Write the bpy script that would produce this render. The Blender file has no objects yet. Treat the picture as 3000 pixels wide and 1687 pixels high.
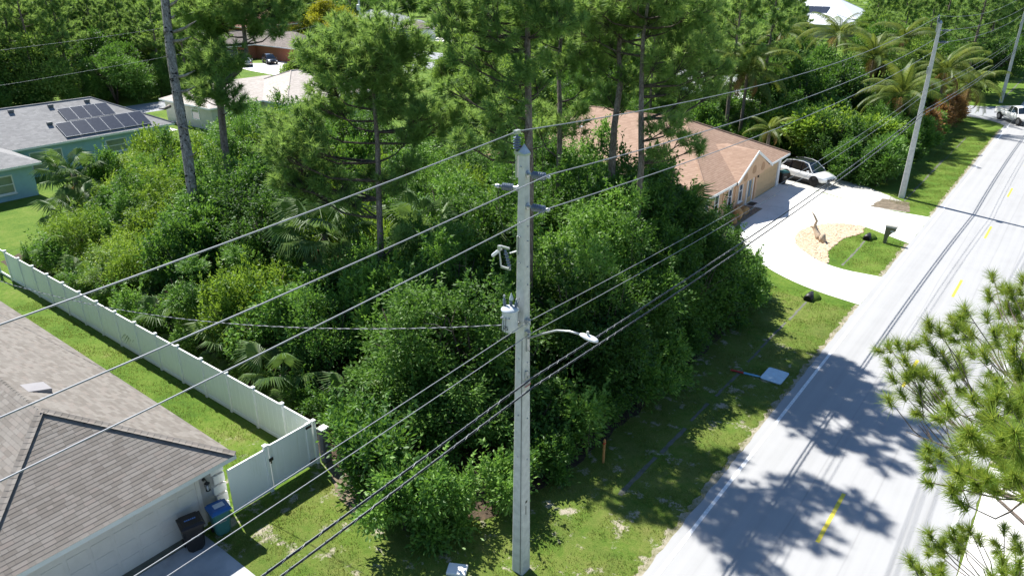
import bpy, bmesh, math, random
import numpy as np
from mathutils import Vector, Matrix
random.seed(7); RNG = np.random.default_rng(7)
scn = bpy.context.scene
COL = scn.collection
R_ = math.radians
# ---------------------------------------------------------------- camera
CAMH = 17.5; FPX = 2160.0
ROT = Matrix(((0.7898765, -0.25068417, 0.5596897), (0.61326524, 0.32149662, -0.72148851), (0.00092741, 0.91312506, 0.40767851)))
cd = bpy.data.cameras.new('camera'); cam = bpy.data.objects.new('camera', cd); COL.objects.link(cam)
m4 = ROT.to_4x4(); m4.translation = (0, 0, CAMH); cam.matrix_world = m4
cd.sensor_width = 36; cd.lens = 36 * FPX / 3000; cd.clip_start = .1; cd.clip_end = 3000
scn.camera = cam
# ---------------------------------------------------------------- light
SUN_EL = R_(53); SH = Vector((.963, -.27)).normalized()      # direction in which shadows fall
SUNV = Vector((-SH.x * math.cos(SUN_EL), -SH.y * math.cos(SUN_EL), math.sin(SUN_EL)))
w = bpy.data.worlds.new('World'); scn.world = w; w.use_nodes = True
nt = w.node_tree; sky = nt.nodes.new('ShaderNodeTexSky'); sky.sky_type = 'NISHITA'; sky.sun_disc = False
sky.sun_elevation = SUN_EL; sky.sun_rotation = math.atan2(SUNV.x, SUNV.y); sky.air_density = 1.0; sky.dust_density = .1; sky.ozone_density = 5.0
nt.nodes['Background'].inputs[1].default_value = .078
nt.links.new(sky.outputs[0], nt.nodes['Background'].inputs[0])
sd = bpy.data.lights.new('sun', 'SUN'); sd.energy = 5.0; sd.angle = R_(.53); sd.color = (1, .965, .90)
so = bpy.data.objects.new('sun', sd); COL.objects.link(so); so.location = (-40, 10, 60)
so.rotation_euler = SUNV.to_track_quat('Z', 'Y').to_euler()
vs = scn.view_settings; vs.view_transform = 'Standard'; vs.look = 'None'; vs.gamma = 1; vs.exposure = 1.0
try: vs.use_curve_mapping = False
except Exception: pass

# ---------------------------------------------------------------- picture geometry (pixel of the 3000 px photo -> point)
def ray(px, py): return (ROT @ Vector((px - 1500, 843.5 - py, -FPX))) / FPX      # length 1 along the view axis
def at_depth(px, py, d): return Vector((0, 0, CAMH)) + ray(px, py) * d
def gnd(px, py, z=0.): r = ray(px, py); return Vector((0, 0, CAMH)) + r * ((z - CAMH) / r.z)

# ---------------------------------------------------------------- materials
MATS = {}
def nodes_of(name):
    m = bpy.data.materials.new(name); m.use_nodes = True; MATS[name] = m
    t = m.node_tree; b = t.nodes['Principled BSDF']
    return m, t, b
def N(t, kind, **kw):
    n = t.nodes.new(kind)
    for k, v in kw.items():
        if k.startswith('i_'): n.inputs[k[2:].replace('_', ' ')].default_value = v
        else: setattr(n, k, v)
    return n
def math_(t, op, a, b=None, clamp=False):
    n = t.nodes.new('ShaderNodeMath'); n.operation = op; n.use_clamp = clamp
    for i, v in enumerate((a, b)):
        if v is None: continue
        if isinstance(v, (int, float)): n.inputs[i].default_value = v
        else: t.links.new(v, n.inputs[i])
    return n.outputs[0]
def ramp(t, fac, stops, interp='LINEAR'):
    n = t.nodes.new('ShaderNodeValToRGB'); n.color_ramp.interpolation = interp
    el = n.color_ramp.elements
    while len(el) < len(stops): el.new(.5)
    for e, (p, c) in zip(el, stops):
        e.position = p; e.color = (c[0], c[1], c[2], 1) if len(c) == 3 else c
    t.links.new(fac, n.inputs[0]); return n.outputs[0]
def mixc(t, fac, a, b, mode='MIX'):
    n = t.nodes.new('ShaderNodeMix'); n.data_type = 'RGBA'; n.blend_type = mode
    for i, v in ((0, fac), (6, a), (7, b)):
        if isinstance(v, (int, float)): n.inputs[i].default_value = v
        elif isinstance(v, tuple): n.inputs[i].default_value = (v[0], v[1], v[2], 1)
        else: t.links.new(v, n.inputs[i])
    return n.outputs[2]
def coords(t, kind='Object'):
    return t.nodes.new('ShaderNodeTexCoord').outputs[kind]
def pos(t): return t.nodes.new('ShaderNodeNewGeometry').outputs['Position']
def noise(t, vec, scale, detail=4, rough=.6):
    n = N(t, 'ShaderNodeTexNoise'); n.inputs['Scale'].default_value = scale; n.inputs['Detail'].default_value = detail; n.inputs['Roughness'].default_value = rough
    t.links.new(vec, n.inputs['Vector']); return n.outputs['Fac']
def scaled(t, vec, s):
    n = N(t, 'ShaderNodeVectorMath', operation='MULTIPLY'); t.links.new(vec, n.inputs[0]); n.inputs[1].default_value = s; return n.outputs[0]
def bump(t, b, h, strength=.3, dist=.02):
    n = N(t, 'ShaderNodeBump'); n.inputs['Strength'].default_value = strength; n.inputs['Distance'].default_value = dist
    t.links.new(h, n.inputs['Height']); t.links.new(n.outputs[0], b.inputs['Normal'])
def lerp3(a, b, k): return tuple(a[i] * (1 - k) + b[i] * k for i in range(3))
def mul3(a, k): return tuple(x * k for x in a)
def mat(name, c, rough=.7, var=.15, scale=6., metal=0., spec=.4, bmp=0., bscale=40., c2=None, coat=0., world=True):
    m, t, b = nodes_of(name)
    v = pos(t) if world else coords(t)
    f = noise(t, v, scale)
    c2 = c2 or mul3(c, 1 - var * 1.4)
    col = ramp(t, f, [(.32, c2), (.68, lerp3(c, mul3(c, 1 + var), .5) if max(c) < .85 else c)])
    t.links.new(col, b.inputs['Base Color'])
    b.inputs['Roughness'].default_value = rough; b.inputs['Metallic'].default_value = metal
    b.inputs['Specular IOR Level'].default_value = spec; b.inputs['Coat Weight'].default_value = coat
    if bmp: bump(t, b, noise(t, v, bscale, 3), bmp, .01)
    return m
def island_rand(t):
    g = t.nodes.new('ShaderNodeNewGeometry').outputs['Random Per Island']; o = t.nodes.new('ShaderNodeObjectInfo').outputs['Random']
    return math_(t, 'FRACT', math_(t, 'ADD', g, o))
def leafmat(name, dark, mid, light, rough=.45, trans=.3, scale=.5, spec=.5, objvar=.25, tlight=None, wr=.42, wf=.62):
    m, t, b = nodes_of(name)
    r = t.nodes.new('ShaderNodeNewGeometry').outputs['Random Per Island']
    f = noise(t, pos(t), scale, 3)
    o = t.nodes.new('ShaderNodeObjectInfo').outputs['Random']
    k = math_(t, 'ADD', math_(t, 'MULTIPLY', r, wr), math_(t, 'ADD', math_(t, 'MULTIPLY', f, wf), math_(t, 'MULTIPLY', math_(t, 'SUBTRACT', o, .5), objvar)))
    col = ramp(t, k, [(.22, dark), (.5, mid), (.82, light)])
    t.links.new(col, b.inputs['Base Color']); b.inputs['Roughness'].default_value = rough; b.inputs['Specular IOR Level'].default_value = spec
    tr = N(t, 'ShaderNodeBsdfTranslucent'); mx = N(t, 'ShaderNodeMixShader'); mx.inputs[0].default_value = trans
    t.links.new(mixc(t, .55, col, tlight or tuple(min(.8, x * y) for x, y in zip(light, (1.35, 1.45, .8)))), tr.inputs[0])
    t.links.new(b.outputs[0], mx.inputs[1]); t.links.new(tr.outputs[0], mx.inputs[2])
    t.links.new(mx.outputs[0], t.nodes['Material Output'].inputs['Surface']); return m
def shingle_mat(name, cols, course=.07, tab=.3, rough=.9):
    """far roofs: courses follow the height, tabs run along the eave"""
    m, t, b = nodes_of(name)
    geo = t.nodes.new('ShaderNodeNewGeometry'); sp = N(t, 'ShaderNodeSeparateXYZ'); t.links.new(geo.outputs['Position'], sp.inputs[0])
    sn = N(t, 'ShaderNodeSeparateXYZ'); t.links.new(geo.outputs['True Normal'], sn.inputs[0])
    side = math_(t, 'GREATER_THAN', math_(t, 'ABSOLUTE', sn.outputs[0]), math_(t, 'ABSOLUTE', sn.outputs[1]))
    u = math_(t, 'ADD', math_(t, 'MULTIPLY', side, sp.outputs[1]), math_(t, 'MULTIPLY', math_(t, 'SUBTRACT', 1., side), sp.outputs[0]))
    zc = math_(t, 'DIVIDE', sp.outputs[2], course); ci = math_(t, 'FLOOR', zc); cf = math_(t, 'FRACT', zc)
    ui = math_(t, 'FLOOR', math_(t, 'DIVIDE', math_(t, 'ADD', u, math_(t, 'MULTIPLY', ci, .137)), tab))
    cx = N(t, 'ShaderNodeCombineXYZ'); t.links.new(ui, cx.inputs[0]); t.links.new(ci, cx.inputs[1])
    wn = N(t, 'ShaderNodeTexWhiteNoise'); t.links.new(cx.outputs[0], wn.inputs[0])
    k = math_(t, 'ADD', math_(t, 'MULTIPLY', wn.outputs[0], .5), math_(t, 'MULTIPLY', noise(t, geo.outputs['Position'], .35, 3), .5))
    col = ramp(t, k, [(.2, cols[0]), (.5, cols[1]), (.8, cols[2])])
    edge = math_(t, 'LESS_THAN', cf, .16)
    col = mixc(t, math_(t, 'MULTIPLY', edge, .45), col, mul3(cols[0], .45))
    t.links.new(col, b.inputs['Base Color']); b.inputs['Roughness'].default_value = rough; b.inputs['Specular IOR Level'].default_value = .25
    bump(t, b, math_(t, 'SUBTRACT', 1., cf), .5, .02)
    return m
# ---------------------------------------------------------------- mesh helpers
def mesh_arrays(name, V, T):
    me = bpy.data.meshes.new(name); V = np.ascontiguousarray(V, np.float32); T = np.ascontiguousarray(T, np.int32)
    me.vertices.add(len(V)); me.vertices.foreach_set('co', V.ravel())
    k = T.shape[1]; me.loops.add(T.size); me.loops.foreach_set('vertex_index', T.ravel())
    me.polygons.add(len(T)); me.polygons.foreach_set('loop_start', np.arange(0, T.size, k, dtype=np.int32))
    me.polygons.foreach_set('loop_total', np.full(len(T), k, np.int32)); me.update(calc_edges=True); return me
class MB:
    def __init__(s): s.v = []; s.f = []
    def add(s, vs, fs):
        o = len(s.v); s.v += [tuple(p) for p in vs]; s.f += [tuple(i + o for i in q) for q in fs]; return s
    def box(s, c, d, rz=0., rot=None):
        hx, hy, hz = d[0] / 2, d[1] / 2, d[2] / 2
        M = rot if rot is not None else Matrix.Rotation(rz, 3, 'Z')
        vs = [Vector(c) + M @ Vector((x, y, z)) for z in (-hz, hz) for x, y in ((-hx, -hy), (hx, -hy), (hx, hy), (-hx, hy))]
        return s.add(vs, [(3, 2, 1, 0), (4, 5, 6, 7), (0, 1, 5, 4), (1, 2, 6, 5), (2, 3, 7, 6), (3, 0, 4, 7)])
    def b(s, x0, x1, y0, y1, z0, z1): return s.box(((x0 + x1) / 2, (y0 + y1) / 2, (z0 + z1) / 2), (x1 - x0, y1 - y0, z1 - z0))
    def quad(s, a, b_, c, d): return s.add([a, b_, c, d], [(0, 1, 2, 3)])
    def poly(s, pts): return s.add(pts, [tuple(range(len(pts)))])
    def prism(s, pts, d):
        d = Vector(d); n = len(pts); P = [Vector(p) for p in pts]; Q = [p + d for p in P]
        return s.add(P + Q, [tuple(range(n))[::-1], tuple(range(n, 2 * n))] + [(i, (i + 1) % n, n + (i + 1) % n, n + i) for i in range(n)])
    def tube(s, pts, r, n=6, cap=True):
        pts = [Vector(p) for p in pts]; m = len(pts)
        rs = r if isinstance(r, (list, tuple, np.ndarray)) else [r] * m
        base = len(s.v); up = None
        for i, p in enumerate(pts):
            d = (pts[min(i + 1, m - 1)] - pts[max(i - 1, 0)])
            d = d.normalized() if d.length > 1e-9 else Vector((0, 0, 1))
            if up is None: up = d.orthogonal().normalized()
            else:
                up = up - d * up.dot(d); up = up.normalized() if up.length > 1e-6 else d.orthogonal().normalized()
            w_ = d.cross(up)
            for k in range(n):
                a = 2 * math.pi * k / n; s.v.append(tuple(p + (up * math.cos(a) + w_ * math.sin(a)) * rs[i]))
        for i in range(m - 1):
            for k in range(n):
                a = base + i * n + k; b_ = base + i * n + (k + 1) % n; s.f.append((a, b_, b_ + n, a + n))
        if cap:
            s.f.append(tuple(base + k for k in range(n))[::-1]); s.f.append(tuple(base + (m - 1) * n + k for k in range(n)))
        return s
    def lathe(s, prof, c=(0, 0, 0), axis=(0, 0, 1), n=14):
        ax = Vector(axis).normalized(); u = ax.orthogonal().normalized(); v = ax.cross(u); c = Vector(c); base = len(s.v); m = len(prof)
        for r, h in prof:
            for k in range(n):
                a = 2 * math.pi * k / n; s.v.append(tuple(c + ax * h + (u * math.cos(a) + v * math.sin(a)) * max(r, .0005)))
        for i in range(m - 1):
            for k in range(n):
                a = base + i * n + k; b_ = base + i * n + (k + 1) % n; s.f.append((a, b_, b_ + n, a + n))
        s.f.append(tuple(base + k for k in range(n))[::-1]); s.f.append(tuple(base + (m - 1) * n + k for k in range(n))); return s
    def mesh(s, name, origin=(0, 0, 0)):
        me = bpy.data.meshes.new(name); o = Vector(origin)
        me.from_pydata([(x - o.x, y - o.y, z - o.z) for x, y, z in s.v], [], s.f); me.update(); return me
    def build(s, name, m, parent=None, smooth=False, origin=None, bevel=0):
        if origin is None: origin = parent['_o'] if parent is not None and '_o' in parent else (0, 0, 0)
        me = s.mesh(name, origin)
        if bevel:
            bm = bmesh.new(); bm.from_mesh(me); bmesh.ops.bevel(bm, geom=bm.edges[:], offset=bevel, segments=2, affect='EDGES', profile=.6); bm.to_mesh(me); bm.free()
        o = obj(name, me, m, parent, smooth)
        if parent is not None and '_o' in parent: o['_o'] = parent['_o']
        return o
def obj(name, me, m, parent=None, smooth=False):
    if len(me.materials) == 0: me.materials.append(MATS[m] if isinstance(m, str) else m)
    if smooth: me.polygons.foreach_set('use_smooth', np.ones(len(me.polygons), bool))
    o = bpy.data.objects.new(name, me); COL.objects.link(o)
    if parent is not None: o.parent = parent
    return o
def tag(o, label, cat=None, group=None):
    o['label'] = label
    if cat: o['category'] = cat
    if group: o['group'] = group
    return o
THINGS = []
def thing(name, loc, label, cat, group=None, rz=0., local=False):
    """an Empty at the thing's base; local=False: parts are given in world metres"""
    o = bpy.data.objects.new(name, None); COL.objects.link(o); o.location = loc; o.rotation_euler = (0, 0, rz); o.empty_display_size = .3
    if not local: o['_o'] = tuple(float(x) for x in loc)
    THINGS.append(o); return tag(o, label, cat, group)
def struct(name, mb, m, smooth=False):
    o = mb.build(name, m, None, smooth) if isinstance(mb, MB) else obj(name, mb, m, None, smooth)
    o['kind'] = 'structure'; return o
def copy_tree(o, loc, rz=0., sc=1., label=None, group=None):
    def rec(a, par):
        c = a.copy(); COL.objects.link(c); c.parent = par
        for ch in list(a.children): rec(ch, c)
        return c
    r = rec(o, None); r.location = loc; r.rotation_euler = (0, 0, rz); r.scale = (sc, sc, sc) if not isinstance(sc, tuple) else sc
    if label: r['label'] = label
    if group: r['group'] = group
    return r
def flat(pts, z, name, m): return struct(name, MB().poly([(p[0], p[1], z) for p in pts]), m)
def lin(a, b, n): return [a + (b - a) * i / (n - 1) for i in range(n)]
def jag_poly(pts, z, step=.25, amp=.05, seed=1, thick=0):
    rr = random.Random(seed); out = []
    n = len(pts)
    for i in range(n):
        a, b = Vector(pts[i]), Vector(pts[(i + 1) % n]); k = max(1, int((b - a).length / step))
        nrm = Vector((-(b - a).y, (b - a).x)).normalized() if (b - a).length > 0 else Vector((0, 0))
        for j in range(k):
            p = a + (b - a) * j / k
            if j: p = p + nrm * rr.uniform(-amp, amp)
            out.append((p.x, p.y, z))
    return out
def poly_mesh(name, pts3):
    bm = bmesh.new(); vs_ = [bm.verts.new(p) for p in pts3]; f = bm.faces.new(vs_); f.normal_update(); bmesh.ops.triangulate(bm, faces=[f], ngon_method='EAR_CLIP')
    me = bpy.data.meshes.new(name); bm.to_mesh(me); bm.free()
    if sum(p.normal.z * p.area for p in me.polygons) < 0: me.flip_normals()
    return me
def ground_patch(name, pts, z, m, step=.3, amp=.04, seed=1):
    return struct(name, poly_mesh(name, jag_poly(pts, z, step, amp, seed)), m)
# ================================================================ materials
def make_ground():
    m, t, b = nodes_of('lawn'); v = pos(t)
    f = noise(t, v, .35, 5); f2 = noise(t, v, 3.2, 5, .7); f3 = noise(t, v, 28, 3, .7)
    k = math_(t, 'ADD', math_(t, 'MULTIPLY', f, .45), math_(t, 'ADD', math_(t, 'MULTIPLY', f2, .35), math_(t, 'MULTIPLY', f3, .25)))
    c = ramp(t, k, [(.36, (.042, .092, .012)), (.48, (.088, .165, .018)), (.58, (.138, .205, .030)), (.68, (.22, .225, .075))])
    # bare sand showing through the thin lawn close to the road
    sp = N(t, 'ShaderNodeSeparateXYZ'); t.links.new(v, sp.inputs[0])
    near = math_(t, 'MULTIPLY', math_(t, 'LESS_THAN', sp.outputs[1], 34.), math_(t, 'GREATER_THAN', sp.outputs[0], -24.))
    s = noise(t, v, 1.15, 6, .72); s2 = noise(t, v, .22, 3)
    sm = math_(t, 'MULTIPLY', math_(t, 'MULTIPLY', math_(t, 'SUBTRACT', math_(t, 'ADD', s, math_(t, 'MULTIPLY', s2, .25)), .69), 14., True), near, True)
    dry = math_(t, 'MULTIPLY', math_(t, 'MULTIPLY', math_(t, 'LESS_THAN', sp.outputs[1], 40.), math_(t, 'GREATER_THAN', sp.outputs[0], -18.9)), ramp(t, noise(t, v, .8, 5, .7), [(.38, (.08, .08, .08)), (.66, (.48, .48, .48))]))
    c = mixc(t, dry, c, ramp(t, f3, [(.3, (.13, .125, .035)), (.7, (.24, .215, .085))]))
    c = mixc(t, math_(t, 'MULTIPLY', sm, .85), c, (.46, .40, .33))
    t.links.new(c, b.inputs['Base Color']); b.inputs['Roughness'].default_value = .9; b.inputs['Specular IOR Level'].default_value = .15
    bump(t, b, math_(t, 'ADD', f3, f2), .9, .06)
make_ground()
def make_road(name, base, crack=True):
    m, t, b = nodes_of(name); v = pos(t)
    st = scaled(t, v, (2.2, .035, 1.)); f = noise(t, st, 1., 4); g_ = noise(t, v, 90, 2, .7); f2 = noise(t, v, .5, 4)
    k = math_(t, 'ADD', math_(t, 'MULTIPLY', f, .5), math_(t, 'ADD', math_(t, 'MULTIPLY', f2, .25), math_(t, 'MULTIPLY', g_, .25)))
    c = ramp(t, k, [(.34, mul3(base, .86)), (.5, base), (.66, mul3(base, 1.07))])
    # two oily tyre tracks in each lane and a few dark drips
    sp = N(t, 'ShaderNodeSeparateXYZ'); t.links.new(v, sp.inputs[0]); tot = None
    wob = math_(t, 'MULTIPLY', math_(t, 'SUBTRACT', noise(t, scaled(t, v, (0, .05, 0)), 1, 2), .5), .5)
    for xc, wd in ((-1.35, .07), (-.95, .11), (-4.6, .05), (-2.6, .05)):
        d = math_(t, 'ABSOLUTE', math_(t, 'SUBTRACT', math_(t, 'ADD', sp.outputs[0], wob), xc))
        q = math_(t, 'SUBTRACT', 1., math_(t, 'DIVIDE', d, wd), True)
        tot = q if tot is None else math_(t, 'MAXIMUM', tot, q)
    c = mixc(t, math_(t, 'MULTIPLY', math_(t, 'MULTIPLY', tot, noise(t, scaled(t, v, (3, .4, 1)), 1.2, 4)), .5), c, mul3(base, .5)) if crack else c
    t.links.new(c, b.inputs['Base Color']); b.inputs['Roughness'].default_value = .85; b.inputs['Specular IOR Level'].default_value = .25
    bump(t, b, g_, .35, .006)
make_road('asphalt', (.35, .35, .35)); make_road('asphalt_far', (.30, .31, .325), False)
mat('concrete', (.56, .55, .52), .85, .10, 1.3, bmp=.15, bscale=60)
def driveway():
    m, t, b = nodes_of('driveway_white'); v = pos(t); sp = N(t, 'ShaderNodeSeparateXYZ'); t.links.new(v, sp.inputs[0]); j = None
    for o_, k in ((0, 3.0), (1, 3.0)):
        f = math_(t, 'LESS_THAN', math_(t, 'ABSOLUTE', math_(t, 'SUBTRACT', math_(t, 'FRACT', math_(t, 'DIVIDE', math_(t, 'ADD', sp.outputs[o_], 300.), k)), .5)), .004); j = f if j is None else math_(t, 'MAXIMUM', j, f)
    c = ramp(t, math_(t, 'ADD', math_(t, 'MULTIPLY', noise(t, v, .5, 4), .6), math_(t, 'MULTIPLY', noise(t, v, 6, 4, .7), .4)), [(.34, (.56, .54, .505)), (.5, (.68, .66, .625)), (.65, (.735, .715, .68))])
    t.links.new(mixc(t, math_(t, 'MULTIPLY', j, .5), c, (.3, .29, .27)), b.inputs['Base Color']); b.inputs['Roughness'].default_value = .85; bump(t, b, noise(t, v, 70, 3), .12, .01)
driveway()
mat('driveway_grey', (.42, .43, .44), .85, .12, 1.1, bmp=.15, bscale=60, c2=(.30, .31, .32))
mat('gutter', (.135, .135, .11), .9, .3, 2.5, bmp=.3, bscale=30, c2=(.09, .10, .07))
mat('paint_white', (.80, .81, .82), .6, .08, 9, c2=(.60, .61, .62))
def paint_yellow():
    m, t, b = nodes_of('paint_yellow'); v = pos(t)
    vo = N(t, 'ShaderNodeTexVoronoi'); vo.feature = 'DISTANCE_TO_EDGE'; vo.inputs['Scale'].default_value = 3.2; t.links.new(scaled(t, v, (1.4, 1, 1)), vo.inputs['Vector'])
    cr = math_(t, 'LESS_THAN', vo.outputs['Distance'], .012)
    t.links.new(mixc(t, math_(t, 'MULTIPLY', cr, .6), ramp(t, noise(t, v, 7), [(.3, (.62, .50, .035)), (.7, (.74, .63, .07))]), (.25, .19, .05)), b.inputs['Base Color'])
    b.inputs['Roughness'].default_value = .6
paint_yellow()
mat('sandy_shoulder', (.34, .30, .24), .95, .3, 2.2, bmp=.5, bscale=30, c2=(.15, .15, .065)); mat('leaf_litter', (.085, .058, .036), .95, .5, 4, bmp=.8, bscale=18, c2=(.028, .022, .015))
mat('bare_earth', (.19, .15, .105), .95, .3, 3, bmp=.5, bscale=25, c2=(.09, .075, .05))
mat('wood_chip_bed', (.58, .46, .34), .9, .2, 9, bmp=.8, bscale=22, c2=(.36, .26, .165))
mat('stone_bed', (.36, .28, .20), .9, .3, 12, bmp=.8, bscale=25, c2=(.17, .13, .09))
mat('gravel', (.55, .53, .49), .9, .2, 9, bmp=.6, bscale=30, c2=(.33, .32, .29))
def grassblade():
    leafmat('grass_blade', (0.060, 0.105, 0.016), (0.120, 0.175, 0.028), (0.27, 0.26, 0.085), .6, .3, 1.2, .2, 0)
grassblade()
# foliage
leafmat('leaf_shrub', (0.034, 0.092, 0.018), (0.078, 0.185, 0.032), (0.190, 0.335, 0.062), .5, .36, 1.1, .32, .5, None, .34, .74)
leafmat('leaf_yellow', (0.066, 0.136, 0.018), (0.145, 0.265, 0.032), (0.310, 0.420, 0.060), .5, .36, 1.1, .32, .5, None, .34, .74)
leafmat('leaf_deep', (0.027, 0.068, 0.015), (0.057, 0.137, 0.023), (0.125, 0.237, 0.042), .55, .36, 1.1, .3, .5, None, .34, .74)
leafmat('leaf_tree', (0.055, 0.115, 0.024), (0.118, 0.220, 0.042), (0.250, 0.350, 0.075), .55, .42, .25, .28)
leafmat('leaf_lime', (0.095, 0.128, 0.014), (0.203, 0.236, 0.020), (0.351, 0.324, 0.030), .55, .45, .35, .28)
leafmat('leaf_croton', (0.063, 0.063, 0.025), (0.182, 0.105, 0.049), (0.336, 0.168, 0.070), .55, .45, .8, .28)
leafmat('needle', (0.054, 0.122, 0.040), (0.148, 0.262, 0.076), (0.315, 0.425, 0.130), .55, .45, 1.7, .22, .2, None, .2, .82)
leafmat('needle_near', (0.065, 0.140, 0.020), (0.165, 0.275, 0.034), (0.38, 0.40, 0.085), .55, .42, 2.6, .25, 0, None, .3, .75)
leafmat('palm_frond', (0.040, 0.085, 0.016), (0.095, 0.160, 0.028), (0.235, 0.255, 0.055), .5, .38, .6, .3)
leafmat('palm_fan', (0.034, 0.080, 0.020), (0.075, 0.150, 0.034), (0.165, 0.245, 0.065), .5, .36, .6, .3)
leafmat('palm_dead', (.12, .075, .03), (.22, .13, .05), (.36, .24, .08), .8, .15, 1, .2)
def barkmat(name, a, b_, c_, zs=.25):
    m, t, b = nodes_of(name); v = scaled(t, pos(t), (1, 1, zs)); f = noise(t, v, 16, 5, .7); f2 = noise(t, v, 4, 3)
    t.links.new(ramp(t, math_(t, 'ADD', math_(t, 'MULTIPLY', f, .65), math_(t, 'MULTIPLY', f2, .35)), [(.33, a), (.5, b_), (.68, c_)]), b.inputs['Base Color'])
    b.inputs['Roughness'].default_value = .9; b.inputs['Specular IOR Level'].default_value = .2; bump(t, b, f, .9, .04)
barkmat('bark_pine', (.075, .055, .042), (.19, .15, .125), (.34, .285, .245))
barkmat('bark_dark', (.03, .024, .018), (.075, .06, .048), (.14, .12, .10))
barkmat('bark_palm', (.09, .075, .06), (.19, .16, .13), (.30, .26, .22), 2.)
barkmat('bark_dead', (.05, .042, .035), (.27, .24, .21), (.50, .465, .43), .3)
barkmat('driftwood', (.30, .22, .15), (.50, .39, .28), (.66, .55, .42), .4)
mat('twig', (.16, .12, .09), .9, .3, 8); mat('hole', (.012, .010, .008), .95, .1, 5)
# built things
shingle_mat('roof_peach', [(.29, .19, .135), (.325, .215, .155), (.36, .245, .18)], .075, .33)
shingle_mat('roof_grey', [(.225, .222, .222), (.265, .262, .26), (.31, .306, .303)], .075, .33)
shingle_mat('roof_beige', [(.42, .37, .325), (.47, .42, .375), (.53, .475, .43)], .075, .33)
shingle_mat('roof_brown', [(.15, .125, .11), (.20, .17, .15), (.26, .22, .20)], .08, .35)
shingle_mat('roof_greylight', [(.24, .25, .26), (.31, .32, .33), (.39, .40, .41)], .08, .35)
mat('metal_roof', (.78, .80, .82), .35, .04, .6, .0, .5)
mat('roof_red', (.34, .13, .10), .8, .2, 2)
def shing():
    m, t, b = nodes_of('shingle'); r = island_rand(t); v = pos(t); f = noise(t, v, 130, 2, .8)
    k = math_(t, 'ADD', math_(t, 'MULTIPLY', r, .7), math_(t, 'MULTIPLY', f, .3))
    t.links.new(ramp(t, k, [(.15, (.168, .150, .132)), (.45, (.200, .182, .163)), (.7, (.232, .213, .192)), (.92, (.205, .174, .153))]), b.inputs['Base Color'])
    b.inputs['Roughness'].default_value = .92; b.inputs['Specular IOR Level'].default_value = .2; bump(t, b, f, .4, .004)
shing()
mat('vent_grey', (.27, .255, .26), .5, .06, 3); mat('roof_underlay', (.07, .06, .055), .95, .2, 5)
def vinyl():
    m, t, b = nodes_of('vinyl'); v = pos(t); sp = N(t, 'ShaderNodeSeparateXYZ'); t.links.new(v, sp.inputs[0])
    st = noise(t, scaled(t, v, (5, 5, .35)), 1.3, 4, .7); bl = noise(t, v, .45, 3)
    low = math_(t, 'SUBTRACT', 1., math_(t, 'DIVIDE', sp.outputs[2], .5), True)
    k = math_(t, 'MULTIPLY', math_(t, 'SUBTRACT', math_(t, 'ADD', st, math_(t, 'MULTIPLY', bl, .6)), .88), 5., True)
    k = math_(t, 'MAXIMUM', math_(t, 'MULTIPLY', k, .35), math_(t, 'MULTIPLY', math_(t, 'MULTIPLY', low, st), .55))
    t.links.new(mixc(t, k, ramp(t, bl, [(.3, (.79, .81, .80)), (.7, (.85, .86, .85))]), (.50, .52, .36)), b.inputs['Base Color']); b.inputs['Roughness'].default_value = .4
vinyl(); mat('stucco_white', (.70, .70, .68), .85, .06, 3, bmp=.35, bscale=45)
mat('stucco_grey', (.44, .42, .40), .85, .07, 3, bmp=.35, bscale=45); mat('stucco_cream', (.62, .58, .52), .85, .07, 3, bmp=.3, bscale=45)
mat('garage_cream', (.60, .575, .53), .6, .05, 2); mat('fascia', (.60, .63, .62), .5, .05, 3); mat('trim_white', (.80, .80, .79), .5, .04, 3)
mat('stucco_peach', (.62, .40, .25), .85, .07, 2, bmp=.3, bscale=40); mat('peach_dark', (.42, .25, .14), .85, .1, 3); mat('garage_tan', (.52, .36, .20), .6, .06, 3)
mat('stucco_blue', (.33, .51, .60), .85, .06, 2, bmp=.3, bscale=40); mat('brick_wall', (.42, .16, .09), .85, .2, 6, c2=(.30, .11, .065))
mat('concrete_pole', (.58, .58, .55), .85, .10, 5, bmp=.2, bscale=50, c2=(.47, .47, .45)); mat('galv', (.46, .48, .50), .42, .15, 8, .75, .5)
mat('porcelain', (.13, .16, .21), .25, .08, 8, spec=.6); mat('tank_grey', (.52, .56, .60), .35, .05, 4, spec=.5); mat('wire_alu', (.27, .285, .31), .55, .1, 4, .2); mat('wire_black', (.022, .022, .025), .6, .1, 4)
mat('insul_wrap', (.55, .55, .52), .6, .1, 4); mat('lamp_grey', (.70, .72, .74), .4, .04, 4); mat('rust', (.30, .10, .04), .9, .3, 8)
mat('black_plastic', (.018, .017, .018), .45, .2, 6); mat('green_plastic', (.045, .16, .15), .45, .1, 6); mat('blue_plastic', (.02, .11, .33), .4, .1, 6); mat('label_white', (.62, .66, .70), .6, .1, 20); mat('print_blue', (.10, .25, .62), .5, .1, 20)
mat('cabinet_grey', (.14, .145, .155), .6, .1, 6); mat('iron_black', (.02, .02, .02), .5, .1, 6); mat('mailbox_green', (.145, .14, .09), .6, .08, 6); mat('mailbox_top', (.48, .46, .40), .5, .06, 6)
mat('stake_wood', (.50, .25, .08), .9, .2, 8); mat('stake_red', (.40, .03, .025), .6, .1, 8); mat('stake_blue', (.16, .42, .66), .6, .1, 8); mat('sheet_metal', (.42, .55, .62), .28, .12, 3, .35, .6)
mat('boulder', (.46, .28, .12), .9, .25, 4, bmp=.6, bscale=12, c2=(.26, .15, .06)); mat('boulder_pale', (.42, .40, .36), .9, .2, 5, bmp=.5, bscale=14)
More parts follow.
